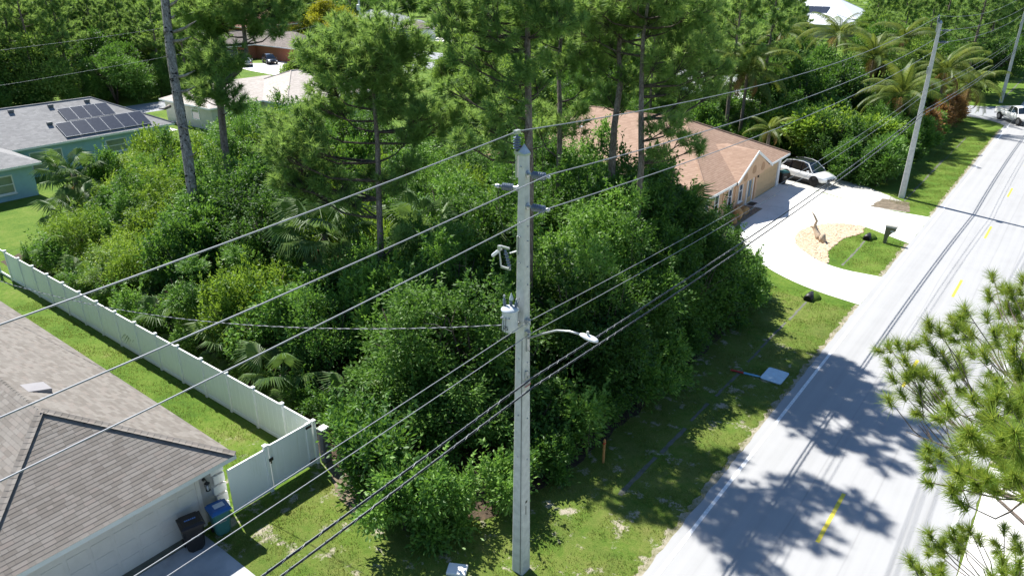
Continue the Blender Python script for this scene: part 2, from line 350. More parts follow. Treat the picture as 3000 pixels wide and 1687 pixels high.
mat('car_white', (.80, .80, .79), .22, .01, 1, coat=.8); mat('car_silver', (.42, .44, .46), .25, .02, 1, .5, coat=.8); mat('car_blue', (.30, .42, .52), .22, .02, 1, .4, coat=.8); mat('car_dark', (.015, .016, .02), .22, .05, 1, coat=.8)
mat('tyre', (.018, .018, .019), .8, .1, 9); mat('rim', (.30, .30, .31), .35, .1, 9, .8); mat('rim_dark', (.03, .03, .032), .4, .1, 9, .5); mat('lamp_glass', (.62, .66, .70), .1, .05, 9, .3); mat('tail_red', (.35, .012, .012), .2, .05, 9)
def glass(name, c, rough=.06):
    m, t, b = nodes_of(name); t.links.new(ramp(t, noise(t, pos(t), .7), [(.3, mul3(c, .6)), (.7, c)]), b.inputs['Base Color'])
    b.inputs['Roughness'].default_value = rough; b.inputs['Specular IOR Level'].default_value = .8; b.inputs['Coat Weight'].default_value = .5
glass('glass_dark', (.012, .016, .02)); glass('glass_blind', (.20, .26, .27)); glass('glass_green', (.20, .28, .27), .12); glass('windshield', (.018, .028, .036))
mat('solar_cell', (.030, .036, .05), .22, .15, 4, spec=.6, c2=(.022, .026, .04)); mat('solar_frame', (.34, .36, .39), .4, .05, 5, .6)
# ================================================================ the setting
struct('ground', MB().quad((-900, -300, 0), (500, -300, 0), (500, 1300, 0), (-900, 1300, 0)), 'lawn')
def chaikin(pts, n=2):
    for _ in range(n):
        out = [pts[0]]
        for a, b in zip(pts[:-1], pts[1:]):
            out += [(a[0] * .75 + b[0] * .25, a[1] * .75 + b[1] * .25), (a[0] * .25 + b[0] * .75, a[1] * .25 + b[1] * .75)]
        out.append(pts[-1]); pts = out
    return pts
RL, RR = -7.42, .30
ground_patch('road', [(RR, -120), (RR, 460), (RL, 460), (RL, -120)], .012, 'asphalt', .35, .035, 3)
struct('side_street', MB().quad((-220, 105.7, .008), (-7.0, 105.7, .008), (-7.0, 114.1, .008), (-220, 114.1, .008)), 'asphalt_far')
for yc, sg in ((105.7, -1), (114.1, 1)):
    fl = [(-7.0, yc), (-13.0, yc)] + [(-13.0 + 6.0 * math.sin(a), yc + sg * 6.0 * (1 - math.cos(a))) for a in lin(.1, math.pi / 2, 9)]
    struct('side_street_corner', poly_mesh('side_street_corner', [(x, y, .006) for x, y in fl]), 'asphalt_far')
ground_patch('back_street', [(-92.4, -150), (-92.4, 320), (-98.6, 320), (-98.6, -150)], .009, 'asphalt_far', 2, .05, 5)
for nm, x0, x1 in (('edge_line', -7.10, -6.97), ('edge_line', -.20, -.07)):
    struct(nm, MB().quad((x0, -120, .017), (x1, -120, .017), (x1, 460, .017), (x0, 460, .017)), 'paint_white')
for k in range(-1, 14):
    y = 20.95 + 12.19 * k
    struct('centre_dash', poly_mesh('centre_dash', jag_poly([(-3.61, y), (-3.48, y), (-3.48, y + 3.05), (-3.61, y + 3.05)], .018, .2, .006, k + 9)), 'paint_yellow')
inner = chaikin([(-7.42, 45.95), (-10.06, 45.65), (-12.0, 46.8), (-13.6, 48.6), (-14.15, 50.8), (-13.7, 53.0), (-12.4, 54.6), (-10.8, 55.1), (-9.4, 54.3), (-7.42, 53.2)], 2)
outer = chaikin([(-7.42, 41.0), (-10.4, 41.5), (-13.2, 42.9), (-15.4, 44.9), (-16.9, 47.3), (-17.6, 49.2)], 2) + [(-18.0, 50.1), (-18.0, 54.6), (-19.45, 54.6), (-19.45, 62.08)] + chaikin([(-16.6, 62.08), (-13.8, 60.9), (-11.0, 60.05), (-7.42, 60.2)], 2)
struct('loop_driveway', poly_mesh('loop_driveway', [(x, y, .007) for x, y in outer + inner[::-1]]), 'driveway_white')
mulch = [p for p in inner if p[0] < -10.7] + [(-10.75, 54.9), (-10.5, 53.6), (-10.7, 52.6), (-11.2, 51.6), (-11.35, 48.2), (-10.7, 46.4)]
struct('wood_chip_island', poly_mesh('wood_chip_island', jag_poly(mulch, .009, .3, .03, 6)), 'wood_chip_bed')
ground_patch('stone_planting_bed', [(-18.02, 47.0), (-18.02, 54.55), (-19.42, 54.55), (-19.42, 46.9)], .006, 'stone_bed', .3, .03, 7)
ground_patch('gravel_parking', [(-23, 62.12), (-16.3, 62.12), (-13.6, 60.95), (-11.2, 60.12), (-9.1, 60.4), (-9.9, 63.2), (-13, 65.6), (-17, 67.2), (-23, 68)], .005, 'gravel', .3, .06, 8)
ground_patch('mulched_strip', [(-11.6, 60.3), (-8.9, 60.5), (-9.4, 63.2), (-11.4, 63.0)], .010, 'bare_earth', .3, .08, 18)
ground_patch('garage_driveway', [(-20.15, 2.2), (RL - .03, 2.2), (RL - .03, 8.7), (-19.2, 8.78), (-20.15, 8.78)], .008, 'driveway_grey', 1., .004, 9)
struct('garage_apron', MB().b(-20.15, -19.75, 3.2, 8.4, .012, .035), 'gutter')
ground_patch('woodland_floor', [(-52, 14.3), (-20.3, 14.0), (-17.4, 13.6), (-15.4, 13.3), (-12.9, 15.0), (-12.0, 19.4), (-11.9, 28), (-12.2, 37), (-13.6, 40.5), (-16.6, 43.0), (-19.6, 45.6), (-39, 46), (-45, 44), (-56, 38), (-60, 30), (-55, 20)], .004, 'leaf_litter', .5, .15, 10)
ground_patch('bare_earth_strip', [(-19.6, 13.75), (-17.6, 12.7), (-16.4, 12.5), (-15.6, 13.2), (-17.4, 13.9), (-19.4, 14.6)], .008, 'bare_earth', .25, .08, 11)
for y0, y1, k in ((8.9, 40.9, 1), (46.1, 53.1, 2), (60.4, 99.5, 3)): ground_patch('road_shoulder', [(-7.62, y0), (-7.36, y0), (-7.36, y1), (-7.62, y1)], .005, 'sandy_shoulder', .22, .11, 60 + k)
# swale gutters
rq = random.Random(12)
for y0, y1 in ((19.0, 39.6), (46.4, 51.9), (63.4, 92), (118, 160)):
    y = y0
    while y < y1:
        L = min(y1 - y, rq.uniform(1.2, 4.5)); x = -9.87 + rq.uniform(-.05, .05); w_ = rq.uniform(.045, .10)
        struct('swale_gutter', poly_mesh('swale_gutter', jag_poly([(x - w_, y), (x + w_, y), (x + w_ + rq.uniform(-.03, .03), y + L), (x - w_ + rq.uniform(-.03, .03), y + L)], .006, .25, .03, int(y * 7))), 'gutter'); y += L + (rq.uniform(.05, .9) if y0 < 40 else .02)
ground_patch('roadside_pad', [(.36, 13), (12, 13), (12, 30), (.36, 29)], .008, 'driveway_white', 1, .02, 13)
ground_patch('brick_house_driveway', [tuple(gnd(*p)[:2]) for p in ((700, 200), (745, 210), (818, 223), (905, 205), (905, 180), (835, 178), (770, 186), (725, 186))], .006, 'driveway_white', 2, .02, 14)
ground_patch('grey_house_driveway', [(-131, 129), (-122, 131), (-116, 138), (-126, 141), (-132, 136)], .006, 'driveway_white', 2, .02, 15)
ground_patch('blue_house_driveway', [(-92.4, 42.6), (-80, 42.2), (-80, 39.4), (-92.4, 39.2)], .006, 'driveway_white', 2, .02, 16)
# grass blades: stuff
def blades(name, regions, dens, hmin, hmax, seed, wd=.012):
    rg = np.random.default_rng(seed); P = []
    for (x0, x1, y0, y1) in regions:
        n = int((x1 - x0) * (y1 - y0) * dens); P.append(np.stack([rg.uniform(x0, x1, n), rg.uniform(y0, y1, n), np.full(n, .0)], 1))
    P = np.concatenate(P)
    cl = np.sin(P[:, 0] * 2.3 + np.sin(P[:, 1] * 1.7) * 2) + np.sin(P[:, 1] * 2.9 + np.cos(P[:, 0] * 1.3) * 2) + rg.normal(0, .8, len(P))
    P = P[cl > -.5]; n = len(P)
    a = rg.uniform(0, 6.283, n); h = rg.uniform(hmin, hmax, n); tl = rg.normal(0, .45, (n, 2)) * h[:, None]
    w_ = np.stack([np.cos(a), np.sin(a), np.zeros(n)], 1) * wd
    tip = P + np.stack([tl[:, 0], tl[:, 1], h], 1)
    V = np.stack([P - w_, P + w_, tip], 1).reshape(-1, 3); T = np.arange(3 * n).reshape(-1, 3)
    o = obj(name, mesh_arrays(name, V, T), 'grass_blade'); o['kind'] = 'stuff'; tag(o, 'short patchy green grass blades on the lawns beside the road', 'grass'); return o
blades('lawn_grass', [(-19.6, -7.5, 8.85, 13.0), (-16, -7.5, 13.0, 15.0), (-12.4, -10.05, 15, 41), (-9.7, -7.48, 15, 40.6), (-19.6, -18, 8.8, 13), (-11.2, -10.05, 46.6, 53), (-9.7, -7.5, 46.2, 53), (-11, -7.5, 62, 98), (-44, -20.2, 10.3, 13.4)], 230, .035, .10, 21)
# chips and pebbles lying in the beds: stuff
def chips(name, poly, n, z, m, s0, s1, label, cat, seed):
    rg = np.random.default_rng(seed); xs = [p[0] for p in poly]; ys = [p[1] for p in poly]; out = []
    def inside(x, y):
        c = False
        for i in range(len(poly)):
            x1, y1 = poly[i]; x2, y2 = poly[i - 1]
            if (y1 > y) != (y2 > y) and x < (x2 - x1) * (y - y1) / (y2 - y1) + x1: c = not c
        return c
    while len(out) < n:
        x, y = rg.uniform(min(xs), max(xs)), rg.uniform(min(ys), max(ys))
        if inside(x, y): out.append((x, y))
    P = np.array(out); a = rg.uniform(0, 6.283, n); L = rg.uniform(s0, s1, n); W = L * rg.uniform(.35, .7, n); zz = rg.normal(0, .3, n)
    d = np.stack([np.cos(a), np.sin(a)], 1); e = np.stack([-d[:, 1], d[:, 0]], 1)
    B = np.concatenate([P, np.full((n, 1), z + .012)], 1)
    def mk(u, v, h): return B + np.concatenate([d * (L * u)[:, None] + e * (W * v)[:, None], (h)[:, None]], 1)
    V = np.stack([mk(-.5, -.5, L * zz * -.3), mk(.5, -.5, L * zz * .3), mk(.5, .5, L * zz * .3), mk(-.5, .5, L * zz * -.3), mk(0, 0, L * .35)], 1).reshape(-1, 3)
    T = (np.arange(n)[:, None, None] * 5 + np.array([[0, 1, 4], [1, 2, 4], [2, 3, 4], [3, 0, 4]])[None]).reshape(-1, 3)
    o = obj(name, mesh_arrays(name, V, T), m); o['kind'] = 'stuff'; tag(o, label, cat)
chips('wood_chips', mulch, 2600, .010, 'wood_chip_bed', .10, .26, 'loose tan wood chips covering the rounded island in the driveway', 'wood chips', 31)
chips('bed_stones', [(-18.1, 47.0), (-18.1, 54.5), (-19.4, 54.5), (-19.4, 46.9)], 900, .008, 'stone_bed', .07, .18, 'brown stones covering the bed along the peach house wall', 'stones', 32)
# ================================================================ near house with the taupe shingle roof
HB = (-23.0, 6.3, 0)
NH = thing('shingled_house', HB, 'cream house with taupe shingled hip roof and garage beside the white fence', 'house')
EZ = 2.6; EX = -19.4; EY0, EY1 = 2.4, 10.15; AX, AY, AZ = -23.275, 6.275, 4.73; BACK = -47.0
wall = MB().b(-46.2, -20.2, 2.95, 9.98, 0, 2.58)
wl = wall.build('wall', 'stucco_grey', NH)
MB().b(-20.2, -20.12, 3.5, 8.98, .03, 2.28).build('garage_door', 'garage_cream', NH)
gd = NH.children[-1]
for i in range(4):
    for j in range(8):
        y0 = 3.58 + j * .68; MB().b(-20.12, -20.105, y0, y0 + .56, .12 + i * .55, .12 + i * .55 + .42).build('panel', 'garage_cream', gd, bevel=.006)
MB().b(-20.2, -20.09, 8.98, 9.12, 0, 2.42).b(-20.2, -20.09, 3.36, 3.5, 0, 2.42).b(-20.2, -20.09, 3.5, 8.98, 2.29, 2.42).build('door_trim', 'stucco_cream', NH)
for k in range(6):
    MB().b(-20.2, -20.10, 9.62 if k % 2 else 9.56, 10.02, .1 + k * .41, .1 + k * .41 + .33).build('quoin', 'stucco_white', NH, bevel=.01)
ln = MB(); ln.lathe([(.06, 0), (.06, .03)], (-20.2, 9.33, 1.72), (1, 0, 0), 10); ln.tube([(-20.17, 9.33, 1.72), (-20.08, 9.33, 1.80), (-20.0, 9.33, 1.74)], .015, 6)
ln.lathe([(.02, 0), (.10, .06), (.015, .14)], (-20.0, 9.33, 1.60), (0, 0, 1), 8); ln.lathe([(.06, 0), (.085, .02), (.05, .03)], (-20.0, 9.33, 1.36), (0, 0, 1), 8)
for k in range(6): a = k * math.pi / 3; ln.tube([(-20.0 + .06 * math.cos(a), 9.33 + .06 * math.sin(a), 1.37), (-20.0 + .085 * math.cos(a), 9.33 + .085 * math.sin(a), 1.61)], .008, 4)
lo = ln.build('wall_lantern', 'iron_black', NH); MB().lathe([(.045, 0), (.065, .2)], (-20.0, 9.33, 1.39), (0, 0, 1), 8).build('glass', 'lamp_glass', lo)
# roof deck
rf = MB(); c = [(EX, EY0, EZ), (EX, EY1, EZ), (BACK, EY1, EZ), (BACK, EY0, EZ)]; A = (AX, AY, AZ - .012); B = (BACK, AY, AZ - .012)
rf.add(c + [A, B], [(0, 1, 4), (1, 2, 5, 4), (2, 3, 5), (3, 0, 4, 5), (3, 2, 1, 0)])
roof = rf.build('roof', 'roof_underlay', NH)
fz0, fz1 = EZ - .16, EZ - .004
MB().b(EX - .03, EX + .02, EY0, EY1 + .02, fz0, fz1).b(BACK, EX - .03, EY1 - .03, EY1 + .02, fz0, fz1).b(BACK, EX - .03, EY0 - .02, EY0 + .03, fz0, fz1).build('fascia', 'fascia', NH)
MB().b(BACK, EX - .05, EY0 + .05, EY1 - .05, EZ - .1, EZ - .06).build('soffit', 'stucco_cream', NH)
SL = math.hypot(3.875, AZ - EZ); rise = AZ - EZ
planes = [('E', Vector((EX + .03, EY0, EZ)), Vector((0, 1, 0)), Vector((-3.875, 0, rise)) / SL, 7.75, True),
          ('N', Vector((EX, EY1 + .03, EZ)), Vector((-1, 0, 0)), Vector((0, -3.875, rise)) / SL, -(BACK - EX), False),
          ('S', Vector((EX, EY0 - .03, EZ)), Vector((-1, 0, 0)), Vector((0, 3.875, rise)) / SL, 12.5, False)]
tabs = []; expo, tw = .142, .318
def tab_geo(O, U, Vv, nrm, u0, u1, v0, v1, k0=0., k1=0.):
    P = lambda u, v, h: O + U * u + Vv * v + nrm * h
    return [P(u0, v0, .011), P(u1, v0, .011), P(u1 - k1, v1, .003), P(u0 + k0, v1, .003), P(u0, v0, .0), P(u1, v0, .0)]
TF = [(0, 1, 2, 3), (4, 5, 1, 0), (4, 0, 3), (5, 2, 1)]
for nm, O, U, Vv, Lu, tri in planes:
    nrm = U.cross(Vv)
    if nrm.z < 0: nrm = -nrm
    rows = int(SL / expo)
    for i in range(rows):
        v0 = i * expo; v1 = min(SL, v0 + expo * 1.02); g0 = 3.875 * v0 / SL; a0 = g0; a1 = Lu - g0 if tri else Lu
        u = a0 - random.random() * tw
        while u < a1:
            wd = tw * random.choice((.55, .8, 1., 1., 1.25)); s0, s1 = max(u, a0), min(u + wd - .004, a1)
            if s1 - s0 > .03:
                k0 = .14 * .87 if (u < a0) else 0; k1 = .14 * .87 if (tri and u + wd > a1) else 0
                if k0 + k1 < (s1 - s0) * .9:
                    q = tab_geo(O, U, Vv, nrm, s0, s1, v0, v1, k0, k1); tabs.append(((q[0] - Vector((0, 0, CAMH))).length if nm == 'E' and q[0].y > 4.3 else 99 + random.random(), q, nm))
            u += wd
tabs.sort(key=lambda t: t[0]); rest = MB()
for k, (d, q, nm) in enumerate(tabs):
    fs = TF if nm != 'S' else [f[::-1] for f in TF]
    if k < 300 and nm == 'E':
        mb = MB(); mb.add([p - q[0] for p in q], fs); o = obj('shingle', mb.mesh('shingle'), 'shingle', roof); o.location = q[0] - Vector(HB)
    else: rest.add(q, fs)
rest.build('shingle_field', 'shingle', roof)['kind'] = 'stuff'
def caps(p, q, dirs, n, wdt=.13):
    p, q = Vector(p), Vector(q); d = (q - p) / n
    for i in range(n):
        a = p + d * i; b_ = a + d * 1.06; up = Vector((0, 0, .022)); u2 = Vector((0, 0, .014)); l, r = [Vector(x).normalized() * wdt for x in dirs]
        mb = MB(); mb.add([a + l + up * .6, a + up * 1.5, a + r + up * .6, b_ + l + u2 * .6, b_ + u2 * 1.5, b_ + r + u2 * .6, a + l - up, a + r - up, a], [(0, 1, 4, 3), (1, 2, 5, 4), (0, 6, 8, 1), (1, 8, 7, 2)])
        mb.build('ridge_cap', 'shingle', roof)
dE, dN, dS = (0, -1, -0.0), None, None
hE = Vector((EX, EY1, EZ)); hS = Vector((EX, EY0, EZ)); AP = Vector((AX, AY, AZ))
def tang(hv, pl_n):  # in-plane direction at right angles to the hip
    t_ = hv.cross(pl_n); return t_
nE = Vector((rise, 0, 3.875)).normalized(); nN = Vector((0, rise, 3.875)).normalized(); nS = Vector((0, -rise, 3.875)).normalized()
h1 = (AP - hE).normalized(); h2 = (AP - hS).normalized(); h3 = Vector((-1, 0, 0))
caps(hE, AP, (tang(h1, nE) * 1, tang(h1, nN) * -1), 30); caps(hS, AP, (tang(h2, nS) * 1, tang(h2, nE) * -1), 30); caps(AP, (-45, AY, AZ), (tang(h3, nS) * -1, tang(h3, nN) * 1), 110)
# roof vent and mast
vt = MB(); e0 = Vector((-25.75, 6.75, 0)); zz = lambda y: EZ + (EY1 - y) * rise / 3.875
vt.add([(-25.8, 6.6, zz(6.6) + .03), (-25.1, 6.6, zz(6.6) + .03), (-25.1, 7.28, zz(7.28) + .20), (-25.8, 7.28, zz(7.28) + .20), (-25.8, 7.24, zz(7.24) + .01), (-25.1, 7.24, zz(7.24) + .01)], [(0, 1, 2, 3), (3, 2, 5, 4), (1, 5, 2), (0, 3, 4)])
vo = vt.build('roof_vent', 'vent_grey', roof); MB().b(-25.76, -25.14, 7.262, 7.268, zz(7.26) + .03, zz(7.26) + .14).build('vent_opening', 'hole', vo)
MX, MY = -37.06, 9.5
ms = MB().tube([(MX, MY, 2.8), (MX, MY, 4.5), (MX + .08, MY, 4.62), (MX + .2, MY, 4.58)], .035, 8).build('service_mast', 'galv', NH)
MB().lathe([(.11, 0), (.05, .12)], (MX, MY, zz(MY)), (0, 0, 1), 10).build('flashing', 'black_plastic', ms)
# ================================================================ white vinyl fence and gate
FX, FY = -19.86, 13.58
FE = thing('vinyl_fence', (-35, FY, 0), 'long white vinyl privacy fence between the shingled house and the woods', 'fence')
fp = 1.88; FH = 1.83
def post(mb, x, y, h=1.93): mb.b(x - .063, x + .063, y - .063, y + .063, 0, h - .03)
for k in range(17):
    x = FX - fp * k; mb = MB(); post(mb, x, FY); p_ = mb.build('post', 'vinyl', FE)
    MB().b(x - .08, x + .08, FY - .08, FY + .08, 1.90, 1.925).add([(x - .07, FY - .07, 1.925), (x + .07, FY - .07, 1.925), (x + .07, FY + .07, 1.925), (x - .07, FY + .07, 1.925), (x, FY, 1.97)], [(0, 1, 4), (1, 2, 4), (2, 3, 4), (3, 0, 4)]).build('post_cap', 'vinyl', p_)
    if k == 16: break
    x1, x0 = x - .065, x - fp + .065
    MB().b(x0, x1, FY - .03, FY + .03, FH - .09, FH).build('top_rail', 'vinyl', FE); MB().b(x0, x1, FY - .03, FY + .03, .05, .19).build('bottom_rail', 'vinyl', FE)
    nb = 11; bw = (x1 - x0) / nb
    if k == 0: bme = MB().b(-bw / 2, bw / 2, -.012, .012, .19, FH - .09).mesh('board')
    for j in range(nb):
        if k < 15:
            o = obj('board', bme, 'vinyl', FE); o.location = (x0 + bw * (j + .5) + 35, .004 * (j % 2), 0)
FF = thing('vinyl_fence', (FX, 10.8, 0), 'short white vinyl fence panel joining the garage corner to the gate', 'fence')
MB().b(FX - .03, FX + .03, 10.0, 11.44, FH - .09, FH).build('top_rail', 'vinyl', FF); MB().b(FX - .03, FX + .03, 10.0, 11.44, .05, .19).build('bottom_rail', 'vinyl', FF)
for j in range(9): y = 10.0 + .16 * j; MB().b(FX - .012, FX + .012 + .004 * (j % 2), y, y + .16, .19, FH - .09).build('board', 'vinyl', FF)
mb = MB(); post(mb, FX, 11.51, 1.98); MB().b(FX - .08, FX + .08, 11.43, 11.59, 1.95, 1.99).build('post_cap', 'vinyl', FF); mb.build('post', 'vinyl', FF)
G = thing('vinyl_gate', (FX, 12.5, 0), 'closed white vinyl gate with black hinges and latch at the fence corner', 'gate')
MB().b(FX - .03, FX + .03, 11.66, 13.22, FH - .02, FH + .07).build('top_rail', 'vinyl', G); MB().b(FX - .03, FX + .03, 11.66, 13.22, .10, .26).build('bottom_rail', 'vinyl', G)
MB().b(FX - .05, FX + .05, 11.60, 11.66, .08, 1.95).build('upright', 'vinyl', G); MB().b(FX - .05, FX + .05, 13.22, 13.45, .10, 1.92).build('upright', 'vinyl', G)
for j in range(9): y = 11.66 + 1.56 / 9 * j; MB().b(FX - .012, FX + .012 + .004 * (j % 2), y, y + 1.56 / 9, .26, FH - .02).build('board', 'vinyl', G)
for z in (.22, 1.72): MB().b(FX + .05, FX + .065, 13.20, 13.46, z, z + .10).build('hinge', 'iron_black', G)
MB().b(FX + .05, FX + .075, 11.55, 11.72, 1.28, 1.40).b(FX + .05, FX + .085, 11.60, 11.64, 1.18, 1.28).build('latch', 'iron_black', G)
# dark cabinet standing behind the fence corner
CB = thing('storage_cabinet', (-19.5, 13.95, 0), 'tall dark grey cabinet behind the white fence corner post', 'cabinet')
MB().b(-19.84, -19.56, 13.70, 14.02, .02, 1.46).build('body', 'cabinet_grey', CB, bevel=.02); MB().b(-19.86, -19.54, 13.68, 14.04, 1.46, 1.52).build('lid', 'stucco_white', CB, bevel=.02)
MB().b(-19.56, -19.552, 13.80, 13.90, .72, .82).build('label_plate', 'label_white', CB)
# ================================================================ wheeled bins
def bin_(name, loc, rz, body, lid, label, cat, h=1.02, mark=None, s=1.):
    T = thing(name, loc, label, cat, None, rz, True)
    m = MB(); b0, t0 = (.50 * s, .44 * s), (.66 * s, .60 * s)
    prof = [(0, .40, .38), (.10, .50, .46), (.5, .57, .52), (h - .14, .63, .58), (h - .12, .68, .63), (h - .05, .68, .63)]
    vs_ = []
    for z, a, b_ in prof:
        a *= s; b_ *= s; r = .07
        for sx, sy in ((-1, -1), (1, -1), (1, 1), (-1, 1)):
            pts = [(sx * a / 2, sy * (b_ / 2 - r)), (sx * (a / 2 - r), sy * b_ / 2)]
            if sx * sy > 0: pts = pts
            else: pts = pts[::-1]
            vs_ += [(x, y, z) for x, y in pts]
    n = 8; fs = [tuple(range(n))[::-1], tuple(range((len(prof) - 1) * n, len(prof) * n))]
    for i in range(len(prof) - 1):
        for k in range(n): fs.append((i * n + k, i * n + (k + 1) % n, (i + 1) * n + (k + 1) % n, (i + 1) * n + k))
    m.add(vs_, fs); m.build('body', body, T)
    l = MB(); a, b_ = .70 * s, .70 * s
    l.add([(-a / 2, -b_ / 2, h - .05), (a / 2, -b_ / 2, h - .05), (a / 2, b_ / 2 - .05, h - .05), (-a / 2, b_ / 2 - .05, h - .05), (-a / 2, -b_ / 2, h), (a / 2, -b_ / 2, h), (a / 2, b_ / 2 - .05, h + .02), (-a / 2, b_ / 2 - .05, h + .02),
           (-a / 2 + .09, -b_ / 2 + .09, h + .055), (a / 2 - .09, -b_ / 2 + .09, h + .055), (a / 2 - .09, b_ / 2 - .12, h + .07), (-a / 2 + .09, b_ / 2 - .12, h + .07)],
          [(3, 2, 1, 0), (0, 1, 5, 4), (1, 2, 6, 5), (2, 3, 7, 6), (3, 0, 4, 7), (4, 5, 9, 8), (5, 6, 10, 9), (6, 7, 11, 10), (7, 4, 8, 11), (8, 9, 10, 11)])
    lo_ = l.build('lid', lid, T)
    if mark: mark(lo_, h)
    MB().tube([(-.26 * s, .36 * s, h - .02), (.26 * s, .36 * s, h - .02)], .02, 6).box((-.24 * s, .33 * s, h - .05), (.04, .1, .06)).box((.24 * s, .33 * s, h - .05), (.04, .1, .06)).build('handle', lid, T)
    for sx in (-1, 1): MB().lathe([(.13, -.03), (.13, .03)], (sx * .26 * s, .22 * s, .13), (1, 0, 0), 12).build('wheel', 'tyre', T)
    MB().b(-.12, .12, -.30 * s, -.285 * s, h * .58, h * .62).build('catch_bar', 'galv', T)
    return T
def print_mark(lo_, h):
    for k, wd in enumerate((.05, .04, .05, .03, .05, .04)): MB().box((-.15 + k * .06, .0, h + .068), (wd, .06, .004)).build('lettering', 'print_blue', lo_)
def label_mark(lo_, h): MB().box((.03, .0, h + .066), (.34, .24, .004)).build('sticker', 'label_white', lo_)
bin_('wheeled_bin', (-19.45, 8.30, .012), R_(75), 'black_plastic', 'black_plastic', 'black wheeled refuse bin on the grey garage driveway', 'bin', 1.08, print_mark, 1.05)
bin_('wheeled_bin', (-19.42, 9.25, 0), R_(80), 'green_plastic', 'blue_plastic', 'teal wheeled recycling bin with a blue lid beside the garage corner', 'bin', 1.02, label_mark, .95)
bin_('wheeled_bin', (-19.25, 62.35, .006), R_(60), 'black_plastic', 'green_plastic', 'black wheeled bin behind the white column of the peach garage', 'bin', 1.05)
# ================================================================ utility poles and wires
def shed_insulator(mb, p, ax, L, n=6, r0=.04, r1=.10):
    prof = [(.03, 0)]
    for i in range(n):
        h = .06 + (L - .12) * i / n; st = (L - .12) / n
        prof += [(r0, h), (r1, h + st * .35), (r1 * .95, h + st * .5), (r0, h + st * .75)]
    prof += [(.03, L - .05), (.03, L)]
    mb.lathe(prof, p, ax, 12)
PX, PY = -10.54, 14.06
def pole_shaft(x, y, h, w0, w1, P):
    m = MB(); ch = .14
    vs_ = []
    for z, w_ in ((-.3, w0), (h, w1)):
        a = w_ / 2; c_ = a * ch
        vs_ += [(x + sx, y + sy, z) for sx, sy in ((-a + c_, -a), (a - c_, -a), (a, -a + c_), (a, a - c_), (a - c_, a), (-a + c_, a), (-a, a - c_), (-a, -a + c_))]
    m.add(vs_, [tuple(range(8))[::-1], tuple(range(8, 16))] + [(k, (k + 1) % 8, 8 + (k + 1) % 8, 8 + k) for k in range(8)])
    m.build('shaft', 'concrete_pole', P); a = w1 / 2 + .012
    MB().add([(x - a, y - a, h - .03), (x + a, y - a, h - .03), (x + a, y + a, h - .03), (x - a, y + a, h - .03), (x - a, y - a, h + .02), (x + a, y - a, h + .02), (x + a, y + a, h + .02), (x - a, y + a, h + .02), (x, y, h + .25)],
             [(3, 2, 1, 0), (0, 1, 5, 4), (1, 2, 6, 5), (2, 3, 7, 6), (3, 0, 4, 7), (4, 5, 8), (5, 6, 8), (6, 7, 8), (7, 4, 8)]).build('cap', 'galv', P)
def hw(z, h=13.2, w0=.43, w1=.205): return (w0 + (w1 - w0) * z / h) / 2
def add_insulators(P, x, y, detailed=True):
    m = MB(); bx, by = x - hw(13.2) - .07, y - .06
    shed_insulator(m, (bx, by, 13.24), (0, 0, 1), .44, 5); i1 = m.build('insulator', 'porcelain', P, True)
    MB().b(bx - .05, x, by - .05, by + .05, 13.18, 13.25).b(bx - .03, bx + .03, by - .03, by + .03, 12.6, 13.18).build('bracket', 'galv', i1); MB().b(bx - .05, bx + .05, by - .09, by + .09, 13.67, 13.76).build('clamp', 'galv', i1)
    for z in (12.72, 11.90):
        m = MB(); x0 = x + hw(z); shed_insulator(m, (x0 + .10, y, z), (1, 0, .05), .5, 6); i2 = m.build('insulator', 'porcelain', P, True)
        MB().lathe([(.09, 0), (.09, .03), (.035, .05), (.035, .12)], (x0, y, z), (1, 0, .05), 12).build('bracket', 'galv', i2); MB().lathe([(.04, 0), (.05, .05), (.03, .1)], (x0 + .58, y, z + .03), (1, 0, .05), 8).build('end_clamp', 'galv', i2)
    if detailed:
        z = 12.33; m = MB(); x0 = x - hw(z); shed_insulator(m, (x0 - .10, y - .08, z), (-1, -.25, 0), .42, 6); i3 = m.build('insulator', 'porcelain', P, True)
        MB().lathe([(.09, 0), (.09, .03), (.05, .05), (.05, .14)], (x0, y - .06, z), (-1, -.25, 0), 12).build('bracket', 'galv', i3); MB().lathe([(.05, 0), (.06, .06), (.04, .12)], (x0 - .5, y - .19, z), (-1, -.25, 0), 8).build('end_clamp', 'galv', i3)
P1 = thing('utility_pole', (PX, PY, 0), 'tall square concrete utility pole in the foreground carrying a transformer and street light', 'utility pole')
pole_shaft(PX, PY, 13.2, (.43), (.205), P1); add_insulators(P1, PX, PY)
MB().tube([(PX - .62, PY - .19, 12.40), (PX - .66, PY - .2, 12.0), (PX - .55, PY - .2, 11.4), (PX - .42, PY - .2, 11.0)], .008, 5).tube([(PX - .05, PY - .25, 13.1), (PX - .16, PY - .26, 12.9), (PX - .14, PY - .26, 12.62)], .007, 5).build('jumper_wire', 'wire_black', P1)
MB().b(PX - .09, PX - .05, PY - hw(11) - .06, PY - hw(11) + .05, 10.62, 11.12).tube([(PX - .07, PY - hw(11) - .03, 10.72), (PX - .22, PY - .28, 10.66)], .025, 6).build('cutout_bracket', 'galv', P1)
for z in (8.75, 8.40): MB().box((PX + hw(z) + .04, PY - .05, z), (.12, .14, .16)).lathe([(.05, -.06), (.03, 0), (.05, .06)], (PX + hw(z) + .1, PY - .05, z), (0, 0, 1), 8).build('clevis', 'galv', P1)
MB().box((PX + hw(7.1) + .03, PY - .06, 7.15), (.07, .08, .2)).box((PX + hw(6.8) + .03, PY - .08, 6.86), (.07, .30, .09)).build('cable_clamp', 'galv', P1)
